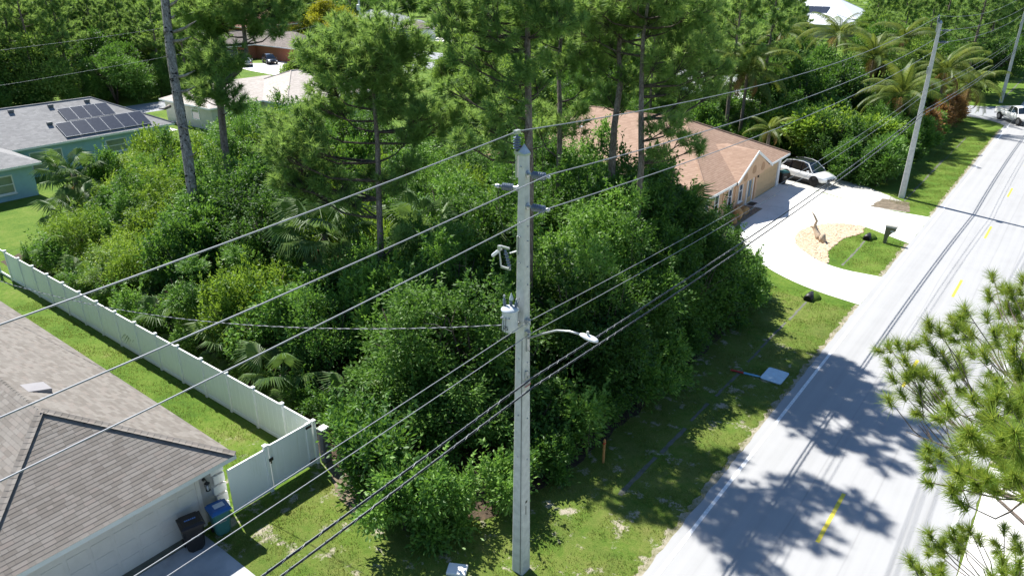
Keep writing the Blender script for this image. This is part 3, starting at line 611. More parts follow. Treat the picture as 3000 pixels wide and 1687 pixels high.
MB().box((PX + hw(6.8) + .055, PY - .02, 6.80), (.02, .24, .03)).build('cable_tag', 'stake_red', P1)
MB().b(PX + hw(2.5) + .0, PX + hw(2.5) + .004, PY - .05, PY - .02, 2.3, 2.62).b(PX + hw(2.9), PX + hw(2.9) + .004, PY - .06, PY + .03, 2.72, 2.80).build('pole_mark', 'black_plastic', P1)
MB().tube([(PX + hw(z) * .62, PY - hw(z) - .008, z) for z in (.05, 3, 6, 8.2)], .007, 4).build('ground_wire', 'wire_black', P1)
for z in (12.9, 11.5, 11.1, 10.4, 9.9, 7.6, 7.2, 5.8, 4.4): MB().lathe([(.022, 0), (.022, .02), (.012, .035)], (PX - .01, PY - hw(z), z), (0, -1, 0), 6).build('bolt', 'galv', P1); MB().lathe([(.022, 0), (.022, .02), (.012, .035)], (PX + hw(z), PY + .01, z - .12), (1, 0, 0), 6).build('bolt', 'galv', P1)
# fused cutout hanging from its bracket
CO = thing('fuse_cutout', (PX - .30, PY - .30, 10.6), 'grey fused cutout hanging on the concrete pole above the transformer', 'fuse cutout')
m = MB(); c0 = Vector((PX - .30, PY - .32, 10.62)); shed_insulator(m, c0 + Vector((.12, 0, -.36)), (-.35, 0, 1), .5, 5, .03, .06); m.build('insulator', 'porcelain', CO, True)
MB().tube([c0 + Vector((-.16, -.02, -.34)), c0 + Vector((-.22, -.02, .1))], .02, 8).build('fuse_tube', 'insul_wrap', CO); MB().box(c0 + Vector((-.2, -.02, .14)), (.1, .08, .12)).box(c0 + Vector((-.06, 0, .18)), (.3, .05, .05)).box(c0 + Vector((-.02, 0, -.38)), (.3, .05, .05)).build('contact', 'galv', CO)
MB().tube([c0 + Vector((-.24, -.02, .05)), c0 + Vector((-.38, -.04, -.08)), c0 + Vector((-.42, -.04, -.12))], .045, 8).build('hood', 'lamp_grey', CO)
# transformer
TX, TY, TZ = PX - .07, PY - .47, 8.60
TR = thing('transformer', (TX, TY, TZ), 'grey cylindrical transformer marked 25 bolted to the concrete pole', 'transformer')
MB().lathe([(.26, 0), (.275, .02), (.275, .68), (.285, .70), (.285, .72)], (TX, TY, TZ), (0, 0, 1), 24).build('tank', 'tank_grey', TR, True)
MB().lathe([(.31, .72), (.31, .76), (.22, .82), (.08, .86), (.0, .865)], (TX, TY, TZ), (0, 0, 1), 24).build('lid', 'tank_grey', TR, True)
for k, (dx, dy, hh) in enumerate(((-.20, -.02, .36), (.0, .06, .30), (.16, .12, .28))):
    m = MB(); shed_insulator(m, (TX + dx, TY + dy, TZ + .78), (dx * .5, dy * .3, 1), hh, 4, .035, .06); bsh = m.build('bushing', 'porcelain', TR, True)
    if k == 1: MB().lathe([(.075, 0), (.07, .06), (.01, .24)], (TX + .01, TY + .065, TZ + 1.07), (0, 0, 1), 10).build('cone_cap', 'print_blue' if False else 'tank_grey', bsh)
    else: MB().lathe([(.03, 0), (.045, .03), (.03, .07)], (TX + dx * 1.15, TY + dy * 1.1, TZ + .78 + hh), (0, 0, 1), 8).build('terminal', 'galv', bsh)
for a in (-2.0, -1.45, -1.0): MB().lathe([(.04, .26), (.03, .32), (.035, .36)], (TX, TY, TZ + .52), (math.cos(a), math.sin(a), 0), 8).build('terminal', 'galv', TR)
MB().box((TX + .05, TY + .33, TZ + .55), (.12, .18, .06)).box((TX + .05, TY + .33, TZ + .15), (.12, .18, .06)).build('hanger', 'galv', TR)
def digits(T, txt, c, xd, h, m):
    segs = {'2': 'abged', '5': 'afgcd'}; w_ = h * .5; up = Vector((0, 0, 1)); X = Vector(xd)
    S = {'a': ((0, 1), (1, 1)), 'b': ((1, 1), (1, .5)), 'g': ((0, .5), (1, .5)), 'e': ((0, .5), (0, 0)), 'd': ((0, 0), (1, 0)), 'f': ((0, 1), (0, .5)), 'c': ((1, .5), (1, 0))}
    for i, ch in enumerate(txt):
        mb = MB()
        for s_ in segs[ch]:
            (a, b_), (e, f_) = S[s_]; o_ = Vector(c) + X * (i * h * .75)
            mb.tube([o_ + X * a * w_ + up * b_ * h, o_ + X * e * w_ + up * f_ * h], h * .07, 4)
        mb.build('number', m, T)
digits(TR, '25', (TX - .04, TY - .279, TZ + .12), (1, .05, 0), .12, 'black_plastic')
m = MB()
for k in range(3): m.tube([(TX - .1 + .08 * k, TY - .30, TZ + .5), (TX - .06 + .09 * k, TY - .40, TZ + .2), (TX - .02 + .06 * k, TY - .34, TZ - .15 - .06 * k), (TX + .18, TY - .1, TZ - .1 + .12 * k), (PX + .02, PY - .24, TZ + .05)], .009, 5)
m.tube([(TX + .16, TY + .12, TZ + 1.08), (TX + .26, TY + .2, TZ + 1.14), (PX + .08, PY - .21, TZ + .9), (PX + .08, PY - .21, TZ + .1)], .007, 5).build('lead_wire', 'wire_black', TR)
TR.scale = (.76, .76, .80)
# street light
SLx = PX + hw(8.2)
SLT = thing('street_light', (SLx, PY, 8.2), 'white street light on a curved arm bolted to the foreground concrete pole', 'street light')
arm = [(SLx + .02, PY, 8.22), (SLx + .5, PY, 8.52), (SLx + .95, PY, 8.76), (SLx + 1.35, PY, 8.86), (SLx + 1.7, PY, 8.88)]
MB().tube(arm, .028, 10).build('arm', 'galv', SLT, True); MB().b(SLx, SLx + .05, PY - .05, PY + .05, 7.85, 8.4).build('mounting_plate', 'galv', SLT)
m = MB(); st = []
for u, wv, zt, zb in ((0, .04, .03, -.03), (.06, .08, .055, -.04), (.2, .11, .065, -.055), (.34, .12, .055, -.06), (.45, .10, .03, -.055), (.52, .04, -.01, -.04)):
    for a in range(10):
        t_ = 2 * math.pi * a / 10; z = math.sin(t_); st.append((SLx + 1.66 + u, PY + wv * math.cos(t_), 8.88 + (zt * z if z > 0 else -zb * z) - u * .06))
m.add(st, [tuple(range(10))[::-1], tuple(range(50, 60))] + [(i * 10 + k, i * 10 + (k + 1) % 10, i * 10 + 10 + (k + 1) % 10, i * 10 + 10 + k) for i in range(5) for k in range(10)])
hd = m.build('lamp_head', 'lamp_grey', SLT, True); MB().lathe([(.035, 0), (.035, .09), (.028, .11)], (SLx + 1.88, PY, 8.92), (0, 0, 1), 10).build('photocell', 'insul_wrap', hd)
MB().tube([(SLx + .05, PY - .02, 7.9), (SLx + .25, PY - .06, 7.8), (SLx + .4, PY - .05, 8.1), (SLx + .35, PY, 8.4)], .007, 5).build('feed_wire', 'wire_black', SLT)
# farther poles
P2x, P2y, P3x, P3y, P0y = -10.26, 64.27, -9.75, 119.0, -36.0
for x, y, lab in ((P2x, P2y, 'square concrete utility pole between the loop driveway and the hedge'), (P3x, P3y, 'farthest square concrete utility pole standing beyond the white pickup truck')):
    P = thing('utility_pole', (x, y, 0), lab, 'utility pole'); pole_shaft(x, y, 13.2, (.43), (.205), P); add_insulators(P, x, y, False)
    MB().box((x - .14, y - .2, 9.9), (.06, .3, .5)).build('bracket', 'galv', P)
def span(a, b_, sag, n=26):
    a, b_ = Vector(a), Vector(b_); out = []
    for i in range(n): t_ = i / (n - 1); p = a.lerp(b_, t_); p.z -= 4 * sag * t_ * (1 - t_); out.append(p)
    return out
def line(name, att, sag, r, m, label, cat='power line', group=None, n=6):
    pts = []
    for a, b_ in zip(att[:-1], att[1:]): pts += span(a, b_, sag)[0 if not pts else 1:]
    o = MB().tube(pts, r, n).build(name, m, None, True, origin=(0, 0, 0)); tag(o, label, cat, group); return o
def att(dx, z): return [(PX + dx, P0y, z), (PX + dx, PY, z), (P2x + dx, P2y, z), (P3x + dx, P3y, z), (P3x + dx + .5, 174, z)]
line('power_line', att(-.19, 13.72), .95, .014, 'wire_alu', 'topmost aluminium power line running over the pole tops')
line('power_line', att(.73, 12.80), .75, .014, 'wire_alu', 'second aluminium power line from the top, on the upper side insulators')
line('power_line', att(.75, 11.97), .75, .014, 'wire_alu', 'third aluminium power line from the top, on the lower side insulators')
line('power_line', att(.24, 8.78), .55, .011, 'wire_alu', 'thin secondary power line just above the street light arm')
line('power_line', att(.26, 8.40), .55, .011, 'wire_alu', 'thin secondary power line level with the street light arm')
def bundle(name, dx, z, label, r):
    pts = []
    A_ = att(dx, z)
    for a, b_ in zip(A_[:-1], A_[1:]): pts += span(a, b_, .45, 60)[0 if not pts else 1:]
    T = thing(name, (PX + dx, PY, z), label, 'cable'); MB().tube([p + Vector((0, 0, -.035)) for p in pts], r, 6).build('cable', 'wire_black', T, True); MB().tube(pts, .008, 5).build('messenger', 'wire_alu', T, True)
    sp_ = []
    for i in range(1400):
        k = i / 1400 * (len(pts) - 1) * .62; j = int(k); p = pts[j].lerp(pts[min(j + 1, len(pts) - 1)], k - j); a = i * 1.25
        sp_.append(p + Vector((math.cos(a) * (r + .008), 0, -.02 + math.sin(a) * (r + .012))))
    MB().tube(sp_, .0045, 3, False).build('lashing_wire', 'wire_alu', T)
bundle('communication_cable', .30, 7.05, 'upper thick black lashed communication cable below the street light', .026)
bundle('communication_cable', .34, 6.78, 'lower thick black lashed communication cable, lowest line on the poles', .024)
# service drop to the near house
sp_ = span((TX - .2, TY - .1, 8.72), (MX + .12, MY, 4.55), .95, 40); m = MB()
T = thing('service_drop', (TX, TY, 8.7), 'twisted service cable sagging from the transformer to the roof mast', 'cable'); MB().tube(sp_, .008, 5).build('neutral_wire', 'wire_alu', T)
for ph in (0, math.pi):
    q = []
    for i in range(260):
        k = i / 260 * 39; j = int(k); p = sp_[j].lerp(sp_[min(j + 1, 39)], k - j); a = i * .9 + ph; q.append(p + Vector((0, math.cos(a), math.sin(a))) * .014)
    MB().tube(q, .006, 4, False).build('twisted_wire', 'wire_black' if ph == 0 else 'wire_alu', T)
lp = sp_[2]; MB().tube([lp, lp + Vector((-.25, 0, -.22)), lp + Vector((-.9, 0, -.2)), lp + Vector((-1.3, -.05, -.28)), lp + Vector((-1.2, 0, .12)), lp + Vector((-.6, 0, .05))], .008, 4).build('drip_loop', 'wire_black', T)
# back-street line
def atX(px, py, X): r = ray(px, py); return Vector((0, 0, CAMH)) + r * (X / r.x)
BP = gnd(1066, 190); BPx = BP.x
P = thing('utility_pole', (BP.x, BP.y, 0), 'distant slim utility pole with a transformer beside the yellow green tree', 'utility pole')
MB().tube([(BP.x, BP.y, -.3), (BP.x, BP.y, 12.6)], [.2, .13], 10).build('shaft', 'concrete_pole', P)
MB().lathe([(.3, 0), (.3, .9), (.1, 1.0)], (BP.x + .2, BP.y - .4, 9.2), (0, 0, 1), 12).build('transformer_tank', 'tank_grey', P)
for z, lb in ((11.9, 'pale wire strung over the back street to the distant pole, upper one'), (8.4, 'pale wire strung over the back street to the distant pole, lower one')):
    p0 = atX(0, 265, -91); d = Vector((0, 0, 0)); q0 = Vector((p0.x, p0.y - 10, p0.z + (z - 8.4))); q1 = Vector((BP.x, BP.y, z))
    line('power_line', [q0, q1, (q1.x - 40, q1.y + 46, z)], .7, .013, 'wire_alu', lb)
# ================================================================ farther houses
def hip_roof(T, x0, x1, y0, y1, ez, r0, r1, rm, fm='trim_white', th=.18):
    """eave rectangle with a ridge from r0 to r1 (x, y, z)"""
    m = MB(); c = [(x0, y0, ez), (x1, y0, ez), (x1, y1, ez), (x0, y1, ez)]
    along_x = abs(r0[0] - r1[0]) > abs(r0[1] - r1[1])
    if along_x: f = [(0, 1, 5, 4), (1, 2, 5), (2, 3, 4, 5), (3, 0, 4)]        # r0 at x0 side, r1 at x1 side
    else: f = [(0, 1, 4), (1, 2, 5, 4), (2, 3, 5), (3, 0, 4, 5)]              # r0 at y0 side
    m.add(c + [r0, r1], f + [(3, 2, 1, 0)]); r = m.build('roof', rm, T)
    a, b_ = ez - th, ez - .005
    MB().b(x1 - .02, x1 + .03, y0 - .03, y1 + .03, a, b_).b(x0 - .03, x0 + .02, y0 - .03, y1 + .03, a, b_).b(x0 + .02, x1 - .02, y1 - .02, y1 + .03, a, b_).b(x0 + .02, x1 - .02, y0 - .03, y0 + .02, a, b_).build('fascia', fm, T)
    pts = [(Vector(c[i]), Vector(e)) for i, e in ((0, r0), (1, r1 if along_x else r0), (2, r1), (3, r0 if along_x else r1))] + [(Vector(r0), Vector(r1))]
    for p, q in pts: MB().tube([p + Vector((0, 0, .02)), q + Vector((0, 0, .02))], .07, 5).build('ridge_cap', rm, r)
    return r
def window(T, x, y0, y1, z0, z1, face=1, gl='glass_blind', fr='trim_white', mull=1, d=.05, sash=True):
    """window in a wall whose outside is +x (face=1) or -x; 'y' walls use window_y"""
    f = MB(); w_ = .09; X0, X1 = (x, x + d) if face > 0 else (x - d, x)
    f.b(X0, X1, y0, y0 + w_, z0, z1).b(X0, X1, y1 - w_, y1, z0, z1).b(X0, X1, y0 + w_, y1 - w_, z1 - w_, z1).b(X0, X1, y0 + w_, y1 - w_, z0, z0 + w_)
    if sash: zm = (z0 + z1) / 2; f.b(X0, X1 - .01, y0 + w_, y1 - w_, zm - .03, zm + .03)
    for k in range(1, mull): ym = y0 + (y1 - y0) * k / mull; f.b(X0, X1 - .008, ym - .04, ym + .04, z0 + w_, z1 - w_)
    o = f.build('window', fr, T); xg = x + .015 * face
    MB().quad((xg, y0 + w_, z0 + w_), (xg, y1 - w_, z0 + w_), (xg, y1 - w_, z1 - w_), (xg, y0 + w_, z1 - w_)).build('pane', gl, o)
    MB().b(min(x, x + .12 * face), max(x, x + .12 * face), y0 - .06, y1 + .06, z0 - .08, z0 - .002).build('sill', fr, o); return o
def window_y(T, y, x0, x1, z0, z1, face=-1, gl='glass_blind', fr='trim_white', d=.05):
    f = MB(); w_ = .09; Y0, Y1 = (y - d, y) if face < 0 else (y, y + d)
    f.b(x0, x0 + w_, Y0, Y1, z0, z1).b(x1 - w_, x1, Y0, Y1, z0, z1).b(x0 + w_, x1 - w_, Y0, Y1, z1 - w_, z1).b(x0 + w_, x1 - w_, Y0, Y1, z0, z0 + w_)
    o = f.build('window', fr, T); yg = y + .015 * face
    MB().quad((x0 + w_, yg, z0 + w_), (x1 - w_, yg, z0 + w_), (x1 - w_, yg, z1 - w_), (x0 + w_, yg, z1 - w_)).build('pane', gl, o); return o
# ---- peach house
PH = thing('peach_house', (-29, 54.5, 0), 'peach stucco house with terracotta shingled roof and front gable at the loop driveway', 'house')
wx = -19.5
MB().b(-38.5, wx, 46.7, 62.2, 0, 2.58).build('wall', 'stucco_peach', PH)
proof = hip_roof(PH, -39.0, -19.05, 46.3, 62.65, 2.62, (-34.2, 55.2, 5.85), (-25.4, 55.2, 5.85), 'roof_peach')
MB().b(wx, wx + .04, 46.8, 54.2, 0, .38).build('base_band', 'peach_dark', PH)
# front gable: peak above the entrance
gm = MB(); gx = -18.93; pk = (54.75, 4.32); gl_, gr_ = (51.2, 2.60), (58.3, 2.60); bk = -23.0
gm.add([(gx, gl_[0], gl_[1]), (gx, pk[0], pk[1]), (gx, gr_[0], gr_[1]), (bk, gl_[0] + 1.6, 4.1), (bk, pk[0], pk[1] + .01), (bk, gr_[0] - 1.6, 4.1), (gx, gl_[0], gl_[1] - .14), (gx, pk[0], pk[1] - .16), (gx, gr_[0], gr_[1] - .14), (bk, gl_[0] + 1.6, 3.9), (bk, pk[0], pk[1] - .16), (bk, gr_[0] - 1.6, 3.9)],
       [(0, 1, 4, 3), (1, 2, 5, 4), (6, 9, 10, 7), (7, 10, 11, 8)]); gm.build('gable_roof', 'roof_peach', proof)
bg = MB()
for (a, b_) in ((gl_, pk), (pk, gr_)):
    bg.add([(gx + .03, a[0], a[1] + .02), (gx + .03, b_[0], b_[1] + .02), (gx + .03, b_[0], b_[1] - .2), (gx + .03, a[0], a[1] - .2), (gx - .02, a[0], a[1] + .02), (gx - .02, b_[0], b_[1] + .02), (gx - .02, b_[0], b_[1] - .2), (gx - .02, a[0], a[1] - .2)], [(0, 1, 2, 3), (7, 6, 5, 4), (4, 5, 1, 0), (3, 2, 6, 7)])
bg.build('barge_board', 'trim_white', PH)
MB().prism([(-18.97, gl_[0] + .12, 2.40), (-18.97, gr_[0] - .12, 2.40), (-18.97, pk[0], pk[1] - .18)], (-.3, 0, 0)).build('gable_wall', 'stucco_peach', PH)
MB().b(wx, -18.975, gl_[0] + .2, 56.6, 2.28, 2.395).build('lintel', 'stucco_peach', PH)
for yc, zb in ((52.75, 2.62), (54.4, 2.85), (56.2, 2.75)):
    pts = [(-18.968, yc + .38 * math.cos(a), zb + .44 * math.sin(a) * (1 if math.sin(a) > 0 else .5)) for a in [math.pi * 2 * k / 18 for k in range(18)]]
    MB().prism(pts, (.012, 0, 0)).build('arch_niche', 'peach_dark', PH)
for y0, y1, z0, z1 in ((46.95, 47.5, .55, 2.2), (48.55, 49.3, .55, 2.3), (51.0, 51.75, .55, 2.3), (53.05, 53.8, .55, 2.3)): window(PH, wx, y0, y1, z0, z1, 1, 'glass_dark')
for y in (50.2, 52.4): MB().b(wx, wx + .06, y - .14, y + .14, 0, 2.45).build('pilaster', 'stucco_peach', PH)
dr = MB().b(wx, wx + .05, 54.75, 55.75, .02, 2.3).build('door', 'garage_tan', PH); MB().b(wx + .05, wx + .09, 55.6, 55.64, 1.0, 1.1).build('handle', 'galv', dr)
MB().b(wx, wx + .09, 54.62, 54.75, 0, 2.4).b(wx, wx + .09, 55.75, 55.88, 0, 2.4).b(wx, wx + .09, 54.75, 55.75, 2.3, 2.4).build('door_frame', 'trim_white', PH); MB().quad((wx + .052, 55.0, .5), (wx + .052, 55.5, .5), (wx + .052, 55.5, 2.1), (wx + .052, 55.0, 2.1)).build('pane', 'glass_blind', dr)
gd = MB().b(wx, wx + .03, 56.75, 61.2, .02, 2.2).build('garage_door', 'garage_tan', PH)
for i in range(4): MB().b(wx + .03, wx + .045, 56.78, 61.17, .05 + i * .54, .05 + i * .54 + .50).build('panel', 'garage_tan', gd, bevel=.005)
MB().b(wx, wx + .12, 61.25, 61.75, 0, 2.48).build('column', 'trim_white', PH); MB().b(wx, wx + .08, 56.3, 56.7, 0, 2.48).build('pilaster', 'stucco_peach', PH)
MB().box((wx + .12, 56.6, 1.95), (.12, .12, .3)).lathe([(.02, 0), (.09, .05), (.02, .14)], (wx + .14, 56.6, 2.08), (0, 0, 1), 8).build('wall_lantern', 'iron_black', PH)
MB().lathe([(.12, 0), (.12, .16), (.2, .2), (.2, .3), (.05, .36)], (-33.2, 52.2, 4.45), (0, 0, 1), 10).build('roof_vent', 'trim_white', proof)
t_ = tag(MB().box((-19.1, 55.2, .022), (.55, .95, .02)).build('door_mat', 'iron_black', None), 'black doormat in front of the peach house door', 'doormat')
# ---- blue house with solar panels
BH = thing('blue_house', (-74, 29, 0), 'pale blue stucco house with grey shingled roof and solar panels', 'house')
MB().b(-80.7, -71.4, 10, 36.8, 0, 2.68).build('wall', 'stucco_blue', BH); MB().b(-71.4, -65.6, 8, 22.05, 0, 2.66).build('wing_wall', 'stucco_blue', BH)
broof = hip_roof(BH, -81.1, -71.0, 9.5, 37.2, 2.7, (-76.05, 14.6, 5.3), (-76.05, 32.1, 5.3), 'roof_grey')
m = MB(); m.add([(-65.0, 22.6, 2.7), (-65.0, 8, 2.7), (-70.2, 17.2, 5.1), (-76.0, 17.2, 5.1), (-76, 22.6, 2.72), (-70.2, 13, 5.1), (-76, 13, 5.1)], [(0, 2, 5, 1), (0, 4, 3, 2), (2, 3, 6, 5)]); m.build('wing_roof', 'roof_grey', broof)
MB().b(-65.02, -64.96, 8, 22.63, 2.52, 2.69).b(-71, -65.02, 22.57, 22.63, 2.52, 2.69).build('wing_fascia', 'trim_white', BH)
window(BH, -65.6, 18.3, 20.5, .55, 2.0, 1, 'glass_green'); window(BH, -71.4, 24.0, 26.7, .5, 2.15, 1, 'glass_green', mull=2, sash=False); window(BH, -71.4, 30.5, 32.5, .9, 2.1, 1, 'glass_green'); window(BH, -71.4, 33.6, 35.0, .9, 2.1, 1, 'glass_green')
bz = lambda X: 2.7 + (5.3 - 2.7) / 5.05 * (-71.0 - X)
SPT = []
for row, (xa, xb, ya, n) in enumerate(((-74.95, -73.24, 28.42, 4), (-73.14, -71.30, 27.28, 6))):
    pw = 1.115 if row == 0 else 1.31
    for k in range(n):
        y0 = ya + pw * k; hh = .10
        q = [Vector((xb, y0 + .015, bz(xb) + hh)), Vector((xb, y0 + pw - .015, bz(xb) + hh)), Vector((xa, y0 + pw - .015, bz(xa) + hh)), Vector((xa, y0 + .015, bz(xa) + hh))]
        fr = MB().prism(q, (.02, 0, .04)).build('solar_panel', 'solar_frame', broof); c_ = sum(q, Vector()) / 4; nn = Vector((.02, 0, .04)) * 1.04
        e_ = [c_ + (p - c_) * .978 + nn for p in q]; MB().poly(e_).build('cells', 'solar_cell', fr)
for X, Y in ((-75.5, 24.9), (-75.5, 28.2), (-75.5, 31.45), (-73.3, 26.95)):
    MB().box((X, Y, bz(X) + .12), (.3, .42, .22)).build('roof_vent', 'cabinet_grey', broof)
# ---- beige-roofed house
EH = thing('beige_house', (-78, 53, 0), 'low house with a pale beige shingled hip roof behind the pines', 'house')
MB().b(-83.6, -71.4, 50.9, 62.6, 0, 2.58).build('wall', 'stucco_cream', EH); eroof = hip_roof(EH, -84.0, -71.0, 50.5, 63.0, 2.62, (-77.5, 56.3, 5.1), (-77.5, 57.2, 5.1), 'roof_beige')
MB().b(-85.6, -75.9, 44.2, 50.9, 0, 2.55).build('wing_wall', 'stucco_cream', EH)
m = MB(); m.add([(-86.0, 43.8, 2.60), (-75.5, 43.8, 2.60), (-75.5, 54, 2.60), (-86.0, 54, 2.60), (-80.7, 48.4, 4.45), (-80.7, 55.5, 4.45)], [(0, 1, 4), (1, 2, 5, 4), (3, 0, 4, 5)]); m.build('wing_roof', 'roof_beige', eroof)
MB().b(-75.52, -75.46, 43.75, 50.5, 2.42, 2.59).b(-86.0, -75.52, 43.75, 43.81, 2.42, 2.59).build('wing_fascia', 'trim_white', EH)
window(EH, -71.4, 53.4, 55.0, .9, 2.1, 1, 'glass_blind'); window(EH, -71.4, 58, 59.6, .9, 2.1, 1, 'glass_blind'); window(EH, -75.9, 46.6, 48.0, .9, 2.1, 1, 'glass_blind'); window_y(EH, 44.2, -80, -78.4, .9, 2.1, -1)
# ---- brick house
KH = thing('brick_house', (-123, 84, 0), 'orange brick house with brown shingled hip roof behind the parked cars', 'house')
MB().b(-128.5, -117.0, 86.0, 93.0, 0, 2.62).b(-135, -128.5, 66, 93, 0, 2.62).build('wall', 'brick_wall', KH)
kr = hip_roof(KH, -136, -127.9, 65, 93.6, 2.66, (-132, 69, 4.9), (-132, 89.6, 4.9), 'roof_brown')
m = MB(); m.add([(-116.4, 85.4, 2.68), (-116.4, 93.7, 2.68), (-130, 93.7, 2.68), (-130, 85.4, 2.68), (-120.2, 89.5, 5.0), (-131, 89.5, 5.0)], [(0, 1, 4), (1, 2, 5, 4), (3, 0, 4, 5)]); m.build('garage_roof', 'roof_brown', kr)
MB().b(-116.42, -116.36, 85.3, 93.8, 2.5, 2.67).b(-128, -116.42, 85.3, 85.36, 2.5, 2.67).build('garage_fascia', 'trim_white', KH)
for y in (86.2, 88.4, 90.4): MB().b(-117.0, -116.95, y, y + .12, 0, 2.5).build('downpipe', 'trim_white', KH)
window(KH, -117.0, 90.9, 92.3, .7, 2.2, 1, 'glass_blind'); window(KH, -128.5, 72.5, 75.5, .6, 2.2, 1, 'glass_blind', mull=2); window(KH, -128.5, 80, 82, 0.1, 2.3, 1, 'glass_blind', mull=2)
# ---- grey-roofed house farther behind
QH = thing('grey_house', (-140, 131, 0), 'white house with a weathered grey hip roof in the distance', 'house')
MB().b(-149, -132, 124, 139, 0, 2.6).build('wall', 'stucco_white', QH); qr = hip_roof(QH, -149.6, -131.4, 123.4, 139.6, 2.64, (-146, 131.5, 6.0), (-141, 131.5, 6.0), 'roof_greylight')
MB().b(-132, -127.5, 128.6, 134.6, 0, 2.5).build('garage_wall', 'stucco_white', QH); m = MB(); m.add([(-127, 128, 2.66), (-127, 135.2, 2.66), (-140, 135.2, 2.68), (-140, 128, 2.68), (-130, 131.6, 4.1), (-140, 131.6, 4.1)], [(0, 1, 4), (1, 2, 5, 4), (3, 0, 4, 5)]); m.build('garage_roof', 'roof_brown', qr)
MB().b(-127.5, -127.46, 129.3, 133.9, .05, 2.2).build('garage_door', 'trim_white', QH)
# ---- far houses
RH = thing('red_brick_house', (-165, 113, 0), 'distant red brick house with a reddish gabled roof', 'house')
MB().b(-172, -161, 105, 121, 0, 2.8).build('wall', 'brick_wall', RH); hip_roof(RH, -172.6, -160.4, 104.4, 121.6, 2.84, (-166.5, 110, 6.0), (-166.5, 116, 6.0), 'roof_red')
def white_house(cx, cy, sx, sy, label, rm='metal_roof', wm='stucco_cream', h=2.0, solar=False, ez=2.9):
    T = thing('white_house', (cx, cy, 0), label, 'house'); MB().b(cx - sx / 2, cx + sx / 2, cy - sy / 2, cy + sy / 2, 0, ez).build('wall', wm, T)
    e = .6; k = min(sx, sy) * .42
    r0, r1 = ((cx - sx / 2 + k, cy, ez + h), (cx + sx / 2 - k, cy, ez + h)) if sx > sy else ((cx, cy - sy / 2 + k, ez + h), (cx, cy + sy / 2 - k, ez + h))
    r = hip_roof(T, cx - sx / 2 - e, cx + sx / 2 + e, cy - sy / 2 - e, cy + sy / 2 + e, ez + .04, r0, r1, rm)
    window(T, cx + sx / 2, cy - sy * .3, cy - sy * .1, .9, 2.2); window_y(T, cy - sy / 2, cx - sx * .2, cx + sx * .05, .9, 2.2); window_y(T, cy - sy / 2, cx + sx * .2, cx + sx * .38, .9, 2.2)
    if solar:
        for q in range(4):
            x0 = cx - sx * .16 + q * 2.1; yb = cy - sy / 2 + 1.0; sl = h / (sy / 2 + e)
            MB().add([(x0, yb, ez + .2 + sl * 1.6), (x0 + 2.05, yb, ez + .2 + sl * 1.6), (x0 + 2.05, yb + 3.2, ez + .2 + sl * 4.8), (x0, yb + 3.2, ez + .2 + sl * 4.8)], [(0, 1, 2, 3)]).build('solar_panel', 'solar_cell', r)
    return T
white_house(-66, 222, 24, 18, 'large distant house with a bright white metal roof and solar panels', h=4.6, solar=True, ez=3.4)
white_house(-58, 200, 14, 10, 'lower distant house with a pale grey metal roof in front of the white roofed one', h=2.2, ez=3.0)
white_house(-103, 215, 12, 10, 'small distant house with a white roof among the palms')
white_house(-33, 88, 9, 8, 'white house hidden behind the coconut palm and dark trees', 'metal_roof', 'trim_white')
white_house(-41, 90, 10, 10, 'pale grey roofed house glimpsed between the tall pines', 'roof_greylight', 'stucco_white')
white_house(-128, 28, 14, 12, 'distant pale house behind the pine grove at upper left', 'metal_roof', 'stucco_white')
